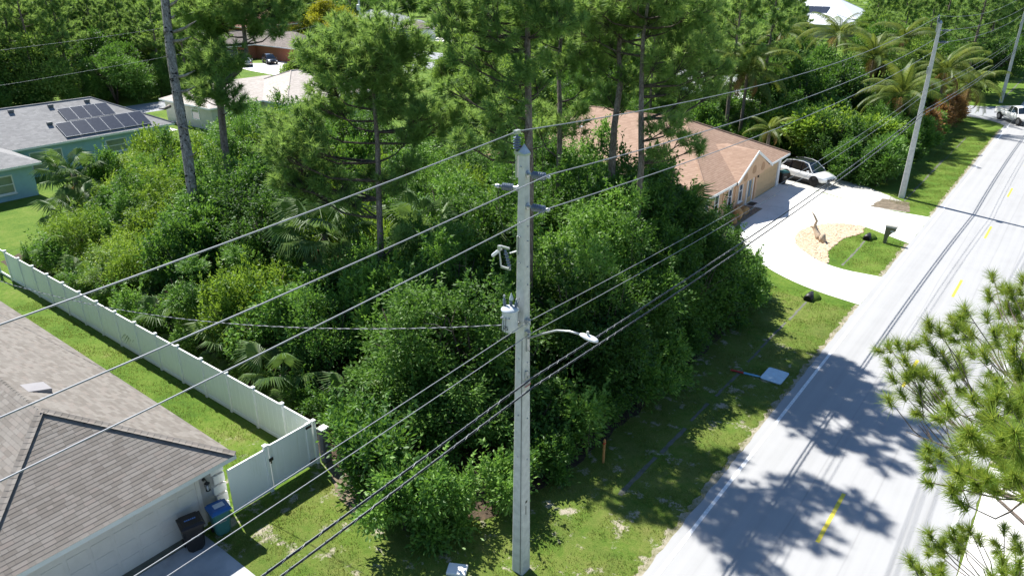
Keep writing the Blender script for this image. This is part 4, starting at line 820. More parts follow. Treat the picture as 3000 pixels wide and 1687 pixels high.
# ================================================================ vehicles
def car(name, loc, rz, label, cat, paint, kind='suv', rims='rim_dark', roof=None):
    T = thing(name, loc, label, cat, None, rz, True)
    K = {'suv': dict(L=4.75, W=1.88, st=[(-2.37, .55, .72, .80), (-2.28, .42, .96, .98), (-1.95, .36, 1.06, 1.0), (-1.35, .34, 1.02, 1.0), (-.45, .34, .98, 1.0), (.35, .34, .96, 1.0), (.95, .34, .96, 1.0), (1.55, .36, .92, .98), (2.1, .38, .80, .92), (2.33, .45, .66, .78)],
                     gh=[(-2.10, 1.10, .80), (-1.65, 1.56, .76), (-.9, 1.68, .76), (-.1, 1.69, .76), (.45, 1.60, .74), (1.12, 1.0, .86)], wh=.37, wb=1.37),
         'sedan': dict(L=4.6, W=1.80, st=[(-2.3, .50, .74, .80), (-2.2, .38, .96, .95), (-1.75, .34, 1.0, 1.0), (-1.2, .32, .97, 1.0), (-.4, .32, .93, 1.0), (.4, .32, .92, 1.0), (.95, .32, .90, 1.0), (1.5, .34, .84, .98), (2.05, .36, .74, .92), (2.28, .42, .6, .78)],
                       gh=[(-1.75, 1.0, .82), (-1.05, 1.36, .72), (-.4, 1.43, .72), (.15, 1.42, .72), (.5, 1.32, .72), (1.15, .94, .84)], wh=.33, wb=1.36),
         'truck': dict(L=5.9, W=2.0, st=[(-2.95, .62, 1.14, .97), (-2.9, .58, 1.2, 1.0), (-2.0, .58, 1.2, 1.0), (-1.2, .56, 1.2, 1.0), (-.45, .52, 1.2, 1.0), (.3, .52, 1.2, 1.0), (1.05, .54, 1.2, 1.0), (1.7, .56, 1.2, 1.0), (2.6, .56, 1.16, .97), (2.93, .5, 1.02, .90)],
                       gh=[(-.62, 1.2, .86), (-.52, 1.84, .80), (.1, 1.92, .80), (.55, 1.90, .80), (.85, 1.80, .80), (1.45, 1.22, .88)], wh=.42, wb=1.83)}[kind]
    W2 = K['W'] / 2; rows = []
    for x, zb, zt, k in K['st']:
        w_ = W2 * k; rows.append([(x, -w_ * .86, zb), (x, -w_ * .97, zb + .12), (x, -w_, (zb + zt) / 2 + .05), (x, -w_ * .95, zt - .06), (x, -w_ * .82, zt), (x, 0, zt + .035), (x, w_ * .82, zt), (x, w_ * .95, zt - .06), (x, w_, (zb + zt) / 2 + .05), (x, w_ * .97, zb + .12), (x, w_ * .86, zb)])
    m = MB(); n = 11; vs_ = [p for r in rows for p in r]; fs = []
    for i in range(len(rows) - 1):
        for k in range(n): fs.append((i * n + k, (i + 1) * n + k, (i + 1) * n + (k + 1) % n, i * n + (k + 1) % n))
    fs += [tuple(range(n)), tuple(range((len(rows) - 1) * n, len(rows) * n))[::-1]]
    me_ = m.add(vs_, [f[::-1] for f in fs]); body = me_.build('body', paint, T, True)
    # greenhouse: roof skin and glass
    zbelt = K['st'][4][2]; gh = K['gh']; sec = [(x, z, W2 * k) for x, z, k in gh]; mid = sec[1:-1]
    roofm = MB(); rv = []
    for x, z, w_ in sec[1:-1]: rv += [(x, -w_ * .86, z - .05), (x, -w_ * .62, z), (x, 0, z + .025), (x, w_ * .62, z), (x, w_ * .86, z - .05)]
    nr = len(mid); rf_ = [(i * 5 + k, (i + 1) * 5 + k, (i + 1) * 5 + k + 1, i * 5 + k + 1) for i in range(nr - 1) for k in range(4)]; roofm.add(rv, [f for f in rf_]); roofm.build('roof', roof or paint, T, True)
    def sidew(sg):
        a = []
        for i, (x, z, w_) in enumerate(sec):
            if 0 < i < len(sec) - 1: a.append((x, sg * w_ * .87, z - .05))
        b_ = [(sec[0][0] + .0, sg * W2 * .90, zbelt - .03), (sec[-1][0], sg * W2 * .90, zbelt - .03)]
        pts = [b_[0]] + a + [b_[1]]; return pts
    for sg in (-1, 1):
        pts = sidew(sg); MB().poly(pts if sg < 0 else pts[::-1]).build('side_window', 'glass_dark', T)
        for xp in ((-.1, -1.15) if kind != 'truck' else (.12,)):
            j = min(range(len(sec)), key=lambda i: abs(sec[i][0] - xp)); MB().tube([(xp, sg * W2 * .915, zbelt - .03), (xp - .03, sg * sec[j][2] * .885, sec[j][1] - .06)], .035, 4).build('pillar', paint if not roof else roof, T)
        MB().tube([pts[-1], pts[-2]], .045, 5).tube([pts[0], pts[1]], .06, 5).tube(pts[1:-1], .03, 5).build('window_frame', paint, T)
        MB().box((sec[-1][0] - .35, sg * (W2 + .09), zbelt + .06), (.16, .2, .14)).build('mirror', paint, T, bevel=.03)
        MB().b(-.3, -.1, min(sg * W2 * 1.0, sg * (W2 * 1.0 + .02)), max(sg * W2, sg * (W2 + .02)), zbelt - .2, zbelt - .16).build('door_handle', paint, T)
    x, z, w_ = sec[-2]; MB().poly([(x, -w_ * .86, z - .045), (sec[-1][0] + .05, -W2 * .84, zbelt + .0), (sec[-1][0] + .12, 0, zbelt + .03), (sec[-1][0] + .05, W2 * .84, zbelt + .0), (x, w_ * .86, z - .045), (x, 0, z + .02)]).build('windscreen', 'windshield', T)
    x, z, w_ = sec[1]; MB().poly([(x, w_ * .86, z - .045), (sec[0][0] - .05, W2 * .8, zbelt + .02), (sec[0][0] - .05, -W2 * .8, zbelt + .02), (x, -w_ * .86, z - .045)]).build('rear_window', 'glass_dark', T)
    for sx in (-1, 1):
        for sg in (-1, 1):
            cx, r = sx * K['wb'], K['wh']
            pts = [(cx + (r + .09) * math.cos(a), sg * (W2 * 1.0 + .006), max(.33, r + (r + .09) * math.sin(a))) for a in [math.pi * k / 10 for k in range(11)]]
            MB().prism(pts, (0, -sg * .25, 0)).build('wheel_arch', 'black_plastic', T)
            wl_ = MB().lathe([(r * .6, -.11), (r * .93, -.11), (r, -.07), (r, .07), (r * .93, .11), (r * .6, .11)], (cx, sg * (W2 - .08), r), (0, 1, 0), 20).build('wheel', 'tyre', T)
            rm_ = MB().lathe([(r * .62, 0), (r * .58, .03), (.05, .02)], (cx, sg * (W2 + .02), r), (0, sg, 0), 16)
            for q in range(5): a = q * 2 * math.pi / 5; rm_.box((cx + math.cos(a) * r * .32, sg * (W2 + .05), r + math.sin(a) * r * .32), (r * .5, .03, .06), rot=Matrix.Rotation(-a, 3, 'Y'))
            rm_.build('rim', rims, wl_)
    xf = K['st'][-1][0]; zf = K['st'][-1][2]; xb = K['st'][0][0]; zbk = K['st'][0][2]
    for sg in (-1, 1):
        MB().box((xf - .12, sg * W2 * .66, zf - .02), (.3, .36, .13), rz=-sg * .45).build('headlight', 'lamp_glass', T, bevel=.03)
        MB().box((xb + .08, sg * W2 * .74, zbk + .02), (.14, .32, .2), rz=sg * .3).build('tail_light', 'tail_red', T, bevel=.02)
    MB().box((xf - .02, 0, zf - .12), (.08, W2 * 1.0, .2)).build('grille', 'black_plastic', T, bevel=.02); MB().box((xf - .06, 0, K['st'][-1][1] + .02), (.1, W2 * 1.1, .1)).build('bumper_intake', 'black_plastic', T, bevel=.02)
    if kind == 'truck':
        MB().b(-2.82, -.78, -W2 * .78, W2 * .78, 1.20, 1.245).build('bed_floor', 'cabinet_grey', T)
        for sg in (-1, 1): MB().b(-2.92, -.7, sg * W2 * .86 - .09, sg * W2 * .86 + .09, 1.18, 1.36).build('bed_side', paint, T, bevel=.02); MB().b(-.9, 1.1, sg * (W2 + .02) - .1, sg * (W2 + .02) + .1, .42, .50).build('running_board', 'galv', T)
        MB().b(-2.97, -2.86, -W2 * .8, W2 * .8, .8, 1.36).build('tailgate', paint, T, bevel=.02); MB().b(-3.05, -2.95, -W2 * .9, W2 * .9, .55, .75).build('rear_bumper', 'galv', T, bevel=.02); MB().b(2.9, 3.0, -W2 * .9, W2 * .9, .5, .72).build('front_bumper', 'galv', T, bevel=.02)
    else:
        MB().b(-1.2, 1.0, -W2 * .99, W2 * .99, .26, .40).build('sill_cladding', 'black_plastic', T)
    return T
def ang(a, b_): return math.atan2(b_[1] - a[1], b_[0] - a[0])
car('parked_car', (-17.9, 64.35, .006), ang((-18.76, 63.43), (-15.76, 62.38)) + .02, 'white crossover parked beside the peach house garage', 'car', 'car_white', 'suv', 'rim_dark', 'car_dark').scale = (1, 1.02, 1.1)
car('pickup_truck', (-6.6, 104.9, .012), ang((-8.6, 105.9), (-6.1, 102.2)) + .05, 'white pickup truck turning out of the side street', 'pickup truck', 'car_white', 'truck', 'rim')
pk_ = gnd(842, 181); car('parked_car', (pk_.x - 2.2, pk_.y + 1.2, .01), R_(-28), 'pale blue hatchback parked in front of the brick wall', 'car', 'car_blue', 'suv', 'rim')
p_ = gnd(735, 196); car('parked_car', (p_.x - 1.6, p_.y + .3, .01), R_(145), 'silver sedan seen from behind on the brick house driveway', 'car', 'car_silver', 'sedan', 'rim')
p_ = gnd(780, 190); car('parked_car', (p_.x - .8, p_.y + 1.4, .01), R_(-20), 'dark car half hidden by pine needles between the silver and blue cars', 'car', 'car_dark', 'suv', 'rim')
p_ = gnd(896, 188); car('parked_car', (p_.x + 2., p_.y + 2.4, .01), R_(-120), 'white car peeking out behind the round crowned pine', 'car', 'car_white', 'sedan', 'rim')
p_ = gnd(462, 62); car('parked_car', (p_.x, p_.y, .01), R_(-60), 'blue car far off between the trees at upper left', 'car', 'car_blue', 'suv', 'rim')
# ================================================================ small things on the ground
MBX = thing('mailbox', (-8.65, 52.35, 0), 'tall olive plastic mailbox with a pale top on the grass by the road', 'mailbox')
prof = [(-.20, 0), (-.02, 0), (.0, .35), (.06, .55), (.22, .78), (.40, .92), (.42, 1.14), (-.22, 1.14), (-.22, .55)]
MB().prism([(-8.65 + a, 52.23, b_) for a, b_ in prof], (0, .26, 0)).build('post', 'mailbox_green', MBX, bevel=.012)
tp = MB(); pts = [(-8.65 + .44, 1.14)] + [(-8.65 + .44 - .68 * k / 6, 1.14) for k in range(1, 7)]
tp.prism([(-8.89, 52.21, 1.14), (-8.89, 52.51, 1.14), (-8.89, 52.49, 1.24), (-8.89, 52.43, 1.30), (-8.89, 52.29, 1.30), (-8.89, 52.23, 1.24)], (.70, 0, 0)); tp.build('lid', 'mailbox_top', MBX)
for k in range(4): MB().b(-8.53 + k * .055, -8.49 + k * .055, 52.218, 52.222, .86, .96).build('number', 'label_white', MBX)
DW = thing('driftwood', (-12.6, 50.3, 0), 'upright twisted driftwood branch on the wood chip island', 'driftwood')
m = MB(); m.tube([(-12.35, 50.05, .02), (-12.55, 50.25, .25), (-12.85, 50.5, .55), (-12.95, 50.55, .9), (-12.85, 50.45, 1.2), (-13.05, 50.4, 1.55), (-13.3, 50.4, 1.85)], [.20, .21, .16, .10, .08, .06, .025], 9).tube([(-12.8, 50.5, .55), (-13.15, 50.5, .75), (-13.25, 50.45, .72)], [.1, .07, .03], 7)
m.build('branch', 'driftwood', DW, True); MB().tube([(-12.1, 49.75, -.02), (-12.15, 49.85, .35), (-12.1, 49.8, .62)], [.24, .22, .12], 8).build('stump', 'driftwood', DW, True)
def rock(name, loc, s, m, label, seed):
    rr = np.random.default_rng(seed); bm = bmesh.new(); bmesh.ops.create_icosphere(bm, subdivisions=3, radius=1)
    ds = rr.normal(size=(7, 3)); ds /= np.linalg.norm(ds, axis=1)[:, None]
    for v in bm.verts:
        k = 1.
        for d in ds: k = min(k, .78 / max(.2, float(np.dot(d, v.co)))) if np.dot(d, v.co) > .78 else k
        v.co = Vector((v.co.x * s[0], v.co.y * s[1], v.co.z * s[2])) * k
    me = bpy.data.meshes.new(name); bm.to_mesh(me); bm.free(); o = obj(name, me, m); o.location = (loc[0], loc[1], s[2] * .62); tag(o, label, 'boulder'); return o
rock('boulder', (-18.55, 50.9), (.42, .40, .62), 'boulder', 'tall ochre boulder in the stone bed before the peach house', 1)
rock('boulder', (-18.45, 49.75), (.34, .36, .34), 'boulder', 'small ochre boulder beside the tall one in the stone bed', 2)
rock('boulder', (-18.7, 52.6), (.40, .55, .34), 'boulder', 'low ochre boulder in the stone bed nearest the front door', 3)
rock('boulder', (-18.0, 48.3), (.30, .28, .24), 'boulder_pale', 'pale grey rock at the near end of the stone bed', 4)
o = MB().lathe([(.75, 0), (.78, .12), (.70, .2), (.3, .24), (0.02, .25)], (0, 0, 0), (0, 0, 1), 20).build('tank_cover', 'cabinet_grey', None, True); o.location = (-17.95, 46.85, .0); tag(o, 'round dark grey tank cover on the ground at the end of the stone bed', 'tank cover')
o = tag(MB().box((0, 0, 0), (.95, 1.15, .04)).build('metal_sheet', 'sheet_metal', None, bevel=.015), 'blue grey metal sheet with rounded corners lying on the roadside grass', 'metal sheet'); 
me = poly_mesh('metal_sheet', [(x, y, 0) for x, y in [(.36 * sx + .12 * math.cos(a), .50 * sy + .12 * math.sin(a)) for sx, sy, a0 in ((1, 1, 0), (-1, 1, 90), (-1, -1, 180), (1, -1, 270)) for a in [R_(a0 + 22.5 * k) for k in range(5)]]])
bm = bmesh.new(); bm.from_mesh(me); r_ = bmesh.ops.extrude_face_region(bm, geom=bm.faces[:]); bmesh.ops.translate(bm, verts=[v for v in r_['geom'] if isinstance(v, bmesh.types.BMVert)], vec=(0, 0, .05)); bmesh.ops.recalc_face_normals(bm, faces=bm.faces[:]); bm.to_mesh(me); bm.free()
me.materials.append(MATS['sheet_metal']); o.data = me; o.location = (-8.4, 30.5, .02)
SK = thing('marker_stake', (-9.5, 29.88, .0), 'red and light blue marker stake lying on the grass beside the metal sheet', 'stake')
MB().tube([(-10.2, 29.76, .06), (-9.62, 29.86, .06)], .045, 8).build('red_half', 'stake_red', SK); MB().tube([(-9.62, 29.86, .06), (-9.05, 29.96, .06), (-8.88, 29.99, .06)], [.046, .046, .012], 8).build('blue_half', 'stake_blue', SK)
SW = thing('survey_stake', (-11.3, 20.25, 0), 'orange brown wooden survey stake standing at the edge of the woods', 'stake')
MB().b(-11.33, -11.27, 20.20, 20.29, -.1, 1.05).build('stake', 'stake_wood', SW, bevel=.008); MB().b(-11.335, -11.265, 20.19, 20.30, .86, .93).build('band', 'stake_red', SW)
o = tag(MB().box((0, 0, .06), (.62, .45, .12)).build('valve_box_lid', 'trim_white', None, bevel=.03), 'white valve box lid in the grass near the foreground pole base', 'box lid'); o.location = (-12.05, 12.75, 0); o.rotation_euler = (0, 0, .5)
for (x, y, lab) in ((-9.87, 39.95, 'black culvert pipe mouth at the near end of the loop driveway'), (-9.87, 52.3, 'black culvert pipe mouth in the grass of the driveway island')):
    T = thing('culvert_pipe', (x, y, 0), lab, 'culvert'); MB().tube([(x, y - .25, .12), (x, y + .5, .12)], .24, 14).build('pipe', 'black_plastic', T, True); MB().lathe([(.19, 0), (.19, .01)], (x, y - .256, .12), (0, -1, 0), 14).build('opening', 'hole', T); MB().lathe([(.55, 0), (.5, .1), (.36, .26), (.1, .34)], (x, y + .45, 0), (0, 0, 1), 14).build('soil_cover', 'lawn', T, True)
# ================================================================ vegetation
def unit(v): return v / np.maximum(np.linalg.norm(v, axis=-1, keepdims=True), 1e-9)
def leaves(rg, P, D, L, W, fold=.25, up=.5):
    """leaf blades (two triangles folded on the midrib) at P pointing along D"""
    n = len(P); L = L * rg.uniform(.7, 1.25, n)[:, None]; W = W * rg.uniform(.75, 1.2, n)[:, None]
    D = unit(D); Z = unit(rg.normal(0, .55, (n, 3)) + np.array([-.12, .0, up])); S = unit(np.cross(D, Z)); U = np.cross(S, D)
    mid = P + D * L * .45; V = np.stack([P, mid + S * W * .5 - U * W * fold, P + D * L - U * L * .12, mid - S * W * .5 - U * W * fold], 1).reshape(-1, 3)
    b = (np.arange(n) * 4)[:, None]; T = np.concatenate([b + np.array([[0, 1, 2]]), b + np.array([[0, 2, 3]])]); return V, T
def cat_vt(parts):
    V = []; T = []; o = 0
    for v, t in parts: V.append(v); T.append(t + o); o += len(v)
    return np.concatenate(V), np.concatenate(T)
def crown_points(rg, H, R, lobes, nclump, zlo=.12, flat=1.):
    """clump centres and outward directions on a lumpy crown of several lobes"""
    C = []; 
    for i in range(lobes):
        a = rg.uniform(0, 6.283); rr = R * .78 * math.sqrt(rg.uniform(0, 1)); k = 1 - (rr / R) ** 2
        z = H * rg.uniform(zlo + .16, .52 + .26 * k); r = R * rg.uniform(.18, .42); C.append((rr * math.cos(a), rr * math.sin(a), min(z, H - r * .8), r))
    C.append((R * .15, 0, H - R * .36, R * .34)); C = np.array(C)
    w = C[:, 3] ** 2; idx = rg.choice(len(C), nclump, p=w / w.sum())
    d = rg.normal(size=(nclump, 3)); d[:, 2] = d[:, 2] * .8 + .35; d = unit(d)
    rad = C[idx, 3] * rg.uniform(.72, 1.1, nclump)
    P = C[idx, :3] + d * rad[:, None] * np.array([1, 1, flat])
    P[:, 2] = np.maximum(P[:, 2], H * zlo * rg.uniform(.3, 1.2, nclump)); return P, d, C
def clumps_to_leaves(rg, P, d, per, spread, L, W, up=.5):
    n = len(P); c = np.repeat(P, per, 0); dd = np.repeat(d, per, 0); q = rg.normal(0, 1, (n * per, 3)); sp = np.repeat(rg.uniform(.6, 1.35, n) * spread, per)[:, None]
    pos_ = c + q * sp * np.array([1, 1, .7]); D = unit(q * .8 + dd * .55 + rg.normal(0, .45, q.shape) + np.array([0, 0, .12])); return leaves(rg, pos_, D, L, W, up=up)
def stems(H, R, seed, n=4, r=.05):
    rr = random.Random(seed); m = MB()
    for k in range(n):
        a = rr.uniform(0, 6.28); x, y = rr.uniform(-.2, .2), rr.uniform(-.2, .2); t = rr.uniform(.35, .7) * R
        m.tube([(x, y, -.05), (x + math.cos(a) * t * .3, y + math.sin(a) * t * .3, H * .3), (x + math.cos(a) * t * .7, y + math.sin(a) * t * .7, H * .55), (x + math.cos(a) * t, y + math.sin(a) * t, H * .8)], [r, r * .8, r * .5, r * .2], 5)
        for j in range(3):
            b = a + rr.uniform(-1.5, 1.5); s = rr.uniform(.3, .6); m.tube([(x + math.cos(a) * t * s, y + math.sin(a) * t * s, H * (.25 + .5 * s)), (x + math.cos(a) * t * s + math.cos(b) * R * .5, y + math.sin(a) * t * s + math.sin(b) * R * .5, H * (.45 + .45 * s))], [r * .5, r * .15], 4)
    return m
def proto(name, lab, cat, grp, H, R, lobes, ncl, per, spread, L, W, mt, seed, bark='bark_dark', nst=4, rst=.05, zlo=.1, shoots=0, flat=1., up=.5):
    rg = np.random.default_rng(seed); P, d, C = crown_points(rg, H, R, lobes, ncl, zlo, flat); parts = [clumps_to_leaves(rg, P, d, per, spread, L, W, up)]
    if shoots:   # leafy shoots standing out of the top
        top = np.argsort(-P[:, 2])[:shoots * 3][::3]
        for i in top:
            h = rg.uniform(.35, 1.0); k = 30; s = rg.uniform(0, 1, k)[:, None]; dr = unit(d[i] * .5 + np.array([0, 0, 1.]) + rg.normal(0, .2, 3)); pp = P[i] + dr * s * h
            parts.append(leaves(rg, pp, unit(rg.normal(0, 1, (k, 3)) + dr * .4), L * 1.05, W * 1.05))
    V, T = cat_vt(parts); E = thing(name, (0, 0, 0), lab, cat, grp, 0., True)
    obj('crown', mesh_arrays('crown', V, T), mt, E); stems(H, R, seed, nst, rst).build('trunk', bark, E, True); E['_proto'] = 1; return E
def use(pro, loc, rz, sc, lab, grp):
    if pro.get('_proto'):
        pro['_proto'] = 0; pro.location = loc; pro.rotation_euler = (0, 0, rz); pro.scale = sc if isinstance(sc, tuple) else (sc,) * 3; pro['label'] = lab; pro['group'] = grp; return pro
    return copy_tree(pro, loc, rz, sc, lab, grp)
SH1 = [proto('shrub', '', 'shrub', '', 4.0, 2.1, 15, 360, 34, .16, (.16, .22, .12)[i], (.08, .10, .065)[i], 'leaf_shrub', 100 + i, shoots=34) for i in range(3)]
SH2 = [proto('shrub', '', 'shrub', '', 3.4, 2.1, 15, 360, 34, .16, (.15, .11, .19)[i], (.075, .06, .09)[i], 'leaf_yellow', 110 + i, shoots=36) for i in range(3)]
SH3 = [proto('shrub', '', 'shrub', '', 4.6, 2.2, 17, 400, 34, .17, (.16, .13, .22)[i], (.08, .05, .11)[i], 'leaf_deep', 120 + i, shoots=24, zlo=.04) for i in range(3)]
SH4 = [proto('bush', '', 'bush', '', 1.5, 1.0, 5, 120, 30, .13, .13, .06, 'leaf_shrub', 130 + i, shoots=10, rst=.02, zlo=.03) for i in range(2)]
SH6 = [proto('small_tree', '', 'tree', '', 7.5, 2.7, 26, 760, 32, .19, .18, .085, m_, 150 + i, shoots=46, zlo=.06, nst=5, rst=.09) for i, m_ in enumerate(('leaf_deep', 'leaf_deep', 'leaf_shrub'))]
def pin(x, y, poly):
    c = False
    for i in range(len(poly)):
        x1, y1 = poly[i]; x2, y2 = poly[i - 1]
        if (y1 > y) != (y2 > y) and x < (x2 - x1) * (y - y1) / (y2 - y1) + x1: c = not c
    return c
LOT = [(-50.5, 16.4), (-46, 15.6), (-38, 15.6), (-30, 15.9), (-24, 16.4), (-20.5, 17.5), (-17.8, 15.9), (-15.2, 15.0), (-13.6, 17.2), (-13.3, 21), (-13.2, 28), (-13.4, 35), (-14.6, 40), (-16.6, 41.6), (-19.6, 44.0), (-20.6, 45.0), (-40, 45), (-48, 42), (-60, 41), (-62.5, 36), (-61.5, 29), (-58, 24), (-54, 20)]
def height(x, y):
    # control points: (x, y, h)
    cp = [(-14, 16, 3.2), (-13.8, 22, 5.2), (-13.8, 30, 5.6), (-17, 25, 7.4), (-17, 33, 7.4), (-24, 35, 7.6), (-21, 25, 6.6), (-14.3, 38, 3.6), (-16.5, 37.5, 5.2), (-16.5, 43, 1.9), (-18.5, 42, 3.6), (-20, 20, 5.4), (-20, 30, 8.0), (-22, 40, 6.3), (-28, 43, 6.0), (-26, 17, 3.6), (-26, 24, 4.4), (-30, 32, 5.4), (-34, 17, 3.0), (-36, 23, 4.2), (-40, 30, 5.0), (-44, 17, 2.9), (-46, 23, 4.4), (-50, 30, 5.4), (-56, 24, 3.8), (-60, 30, 4.1), (-58, 38, 5.2), (-48, 40, 5.8), (-36, 40, 6.0), (-52, 18, 2.4)]
    s = t = 0
    for a, b, h in cp: w_ = 1 / ((x - a) ** 2 + (y - b) ** 2 + 2.); s += w_ * w_ * h; t += w_ * w_
    return s / t
rr = random.Random(5); KEEP = []
def shrub_at(x, y, h):
    if h > 5.7:
        if rr.random() < .18: return
        return use(rr.choice(SH6), (x, y, 0), rr.uniform(0, 6.28), (rr.uniform(.9, 1.1), rr.uniform(.9, 1.1), h / 7.5), 'small leafy tree in the tall part of the thicket behind the foreground pole', 'small trees of the tall thicket')
    sunny = x < -27 + (y - 24) * .25 and y < 34  # sun and shade put into the leaf colour: yellower sunlit zone, darker shaded zone
    if x > -19 or (y > 32 and x > -30): sets, lab, grp = SH3, 'leafy shrub coloured dark green for the shaded thicket along the road verge', 'dark shrubs of the roadside thicket'
    elif sunny and rr.random() < .62: sets, lab, grp = SH2, 'leafy shrub coloured yellow green for the sunlit thicket behind the white fence', 'yellow green shrubs of the thicket'
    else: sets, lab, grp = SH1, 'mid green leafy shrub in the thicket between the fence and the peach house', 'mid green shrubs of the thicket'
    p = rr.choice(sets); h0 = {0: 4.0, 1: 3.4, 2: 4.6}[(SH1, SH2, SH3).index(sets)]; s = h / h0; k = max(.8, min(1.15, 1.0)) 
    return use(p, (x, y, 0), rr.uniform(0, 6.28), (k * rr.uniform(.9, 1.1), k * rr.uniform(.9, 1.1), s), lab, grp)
yy = 15.0; row = 0
while yy < 45:
    xx = -63 + (row % 2) * 1.25
    while xx < -12.5:
        x, y = xx + rr.uniform(-.6, .6), yy + rr.uniform(-.55, .55)
        if pin(x, y, LOT): shrub_at(x, y, height(x, y) * rr.uniform(.68, 1.26))
        xx += 2.55
    yy += 2.35; row += 1
PALMETTO = []
SH5 = [proto('sapling', '', 'sapling', '', 6.0, 1.5, 16, 260, 24, .15, .20, .055, m_, 140 + i, shoots=20, zlo=.3, nst=3, rst=.04) for i, m_ in enumerate(('leaf_shrub', 'leaf_yellow'))]
for k in range(46):
    x, y = rr.uniform(-60, -13), rr.uniform(16, 44)
    if pin(x, y, LOT):
        i = 0 if x > -26 else rr.randrange(2); use(SH5[i], (x, y, 0), rr.uniform(0, 6.28), (rr.uniform(.8, 1.2), rr.uniform(.8, 1.2), height(x, y) / 6. * rr.uniform(1.05, 1.4)), ('slender green sapling rising out of the thicket', 'slender yellow green sapling rising out of the thicket')[i], ('green saplings in the thicket', 'yellow green saplings in the thicket')[i])
for x, y, hh in ((-14.6, 27.6, 7.2), (-15.2, 31.2, 7.6), (-14.2, 24.0, 6.2), (-15.8, 28.6, 8.0), (-16.6, 32.6, 8.2), (-14.4, 34.4, 5.4)): use(rr.choice(SH6), (x, y, 0), rr.uniform(0, 6.28), (1, 1, hh / 7.5), 'small leafy tree in the tall part of the thicket behind the foreground pole', 'small trees of the tall thicket')
# low growth at the edge of the thicket
low = [(-17.0, 13.9), (-15.9, 13.6), (-14.6, 13.9), (-13.6, 14.6), (-12.9, 15.6), (-12.6, 17.0), (-12.4, 18.6), (-12.3, 20.6), (-12.4, 22.4), (-12.3, 24.6), (-12.3, 26.9), (-12.3, 29.4), (-12.4, 31.6), (-12.6, 34.2), (-13.0, 36.8), (-13.4, 39.4), (-18.3, 14.9), (-19.3, 15.8), (-14.9, 13.2), (-13.9, 13.6), (-17.6, 14.2), (-18.8, 14.3), (-12.6, 33.0), (-12.5, 35.5), (-12.9, 38.2), (-13.6, 40.6)]
for x, y in low: use(rr.choice(SH4), (x + rr.uniform(-.2, .2), y + rr.uniform(-.2, .2), 0), rr.uniform(0, 6.28), rr.uniform(.9, 1.75), 'low leafy bush at the grassy edge of the roadside thicket', 'low bushes edging the thicket')
for k in range(16): x = -21.5 - k * 1.85; use(rr.choice(SH4), (x + rr.uniform(-.5, .5), 15.3 + rr.uniform(-.3, .4), 0), rr.uniform(0, 6.28), rr.uniform(.7, 1.35), 'low leafy bush just behind the long white fence', 'low bushes behind the fence')
for k, (x, y) in enumerate([(-24.5, 15.6), (-29.0, 15.9), (-33.5, 15.5), (-38.5, 16.0), (-20.6, 16.6), (-27.0, 18.2), (-43.0, 15.8), (-47.5, 16.4)]):
    PALMETTO.append((x, y))
def hill(pro, h0, px, py, dep, lab, grp, wd=1.):
    p = at_depth(px, py, dep); return use(pro, (p.x, p.y, 0), rr.uniform(0, 6.28), (wd, wd, p.z / h0), lab, grp)
for px, py, dep in ((575, 640, 39), (530, 650, 38.5), (610, 600, 40)): hill(rr.choice(SH1), 4.0, px, py, dep, 'tall leafy shrub crowding the foot of the dead snag', 'shrubs at the foot of the snag', 1.05)
for px, py, dep in ((640, 455, 43), (720, 470, 42), (600, 520, 42), (800, 470, 43), (690, 540, 40), (770, 560, 39)): hill(rr.choice(SH6), 7.5, px, py, dep, 'small dark tree around the foot of the curved double trunk pine', 'small trees around the curved pine')
for px, py, dep in ((700, 320, 59), (765, 340, 57), (830, 320, 60), (900, 345, 56), (660, 360, 57)): hill(SH6[2], 7.5, px, py, dep, 'bright leafy small tree in front of the beige roofed house', 'bright small trees before the beige roof', 1.1)
# dead brush pile behind the fence corner
m = MB(); r2 = random.Random(3)
for k in range(170):
    x, y = r2.uniform(-21.5, -17.2) , r2.uniform(14.3, 17.0); a = r2.uniform(0, 6.28); e = r2.uniform(-.2, .9); L = r2.uniform(.4, 1.5); d = Vector((math.cos(a) * math.cos(e), math.sin(a) * math.cos(e), math.sin(e)))
    p = Vector((x, y, r2.uniform(.02, .35))); m.tube([p, p + d * L * .5 + Vector((0, 0, .08)), p + d * L], [.014, .011, .004], 4)
o = m.build('dead_brush', 'twig', None); o['kind'] = 'stuff'; tag(o, 'tangle of dead grey brown twigs behind the white fence corner', 'brushwood')
m = MB(); r4 = random.Random(8)
for k in range(60):
    x, y = r4.uniform(-58, -13.5), r4.uniform(15.5, 43)
    if not pin(x, y, LOT): continue
    h_ = height(x, y) * r4.uniform(.8, 1.25); a = r4.uniform(0, 6.28); t_ = r4.uniform(.2, .9); top = Vector((x + math.cos(a) * t_, y + math.sin(a) * t_, h_)); m.tube([(x, y, 0), (x + math.cos(a) * t_ * .3, y + math.sin(a) * t_ * .3, h_ * .5), top], [.03, .022, .007], 4)
    for j in range(4): b_ = Vector((x, y, 0)).lerp(top, r4.uniform(.55, .95)); c_ = r4.uniform(0, 6.28); m.tube([b_, b_ + Vector((math.cos(c_) * .5, math.sin(c_) * .5, r4.uniform(.1, .5)))], [.012, .004], 3)
o = m.build('bare_stems', 'twig', None); o['kind'] = 'stuff'; tag(o, 'thin bare grey stems poking out of the thicket', 'stems')
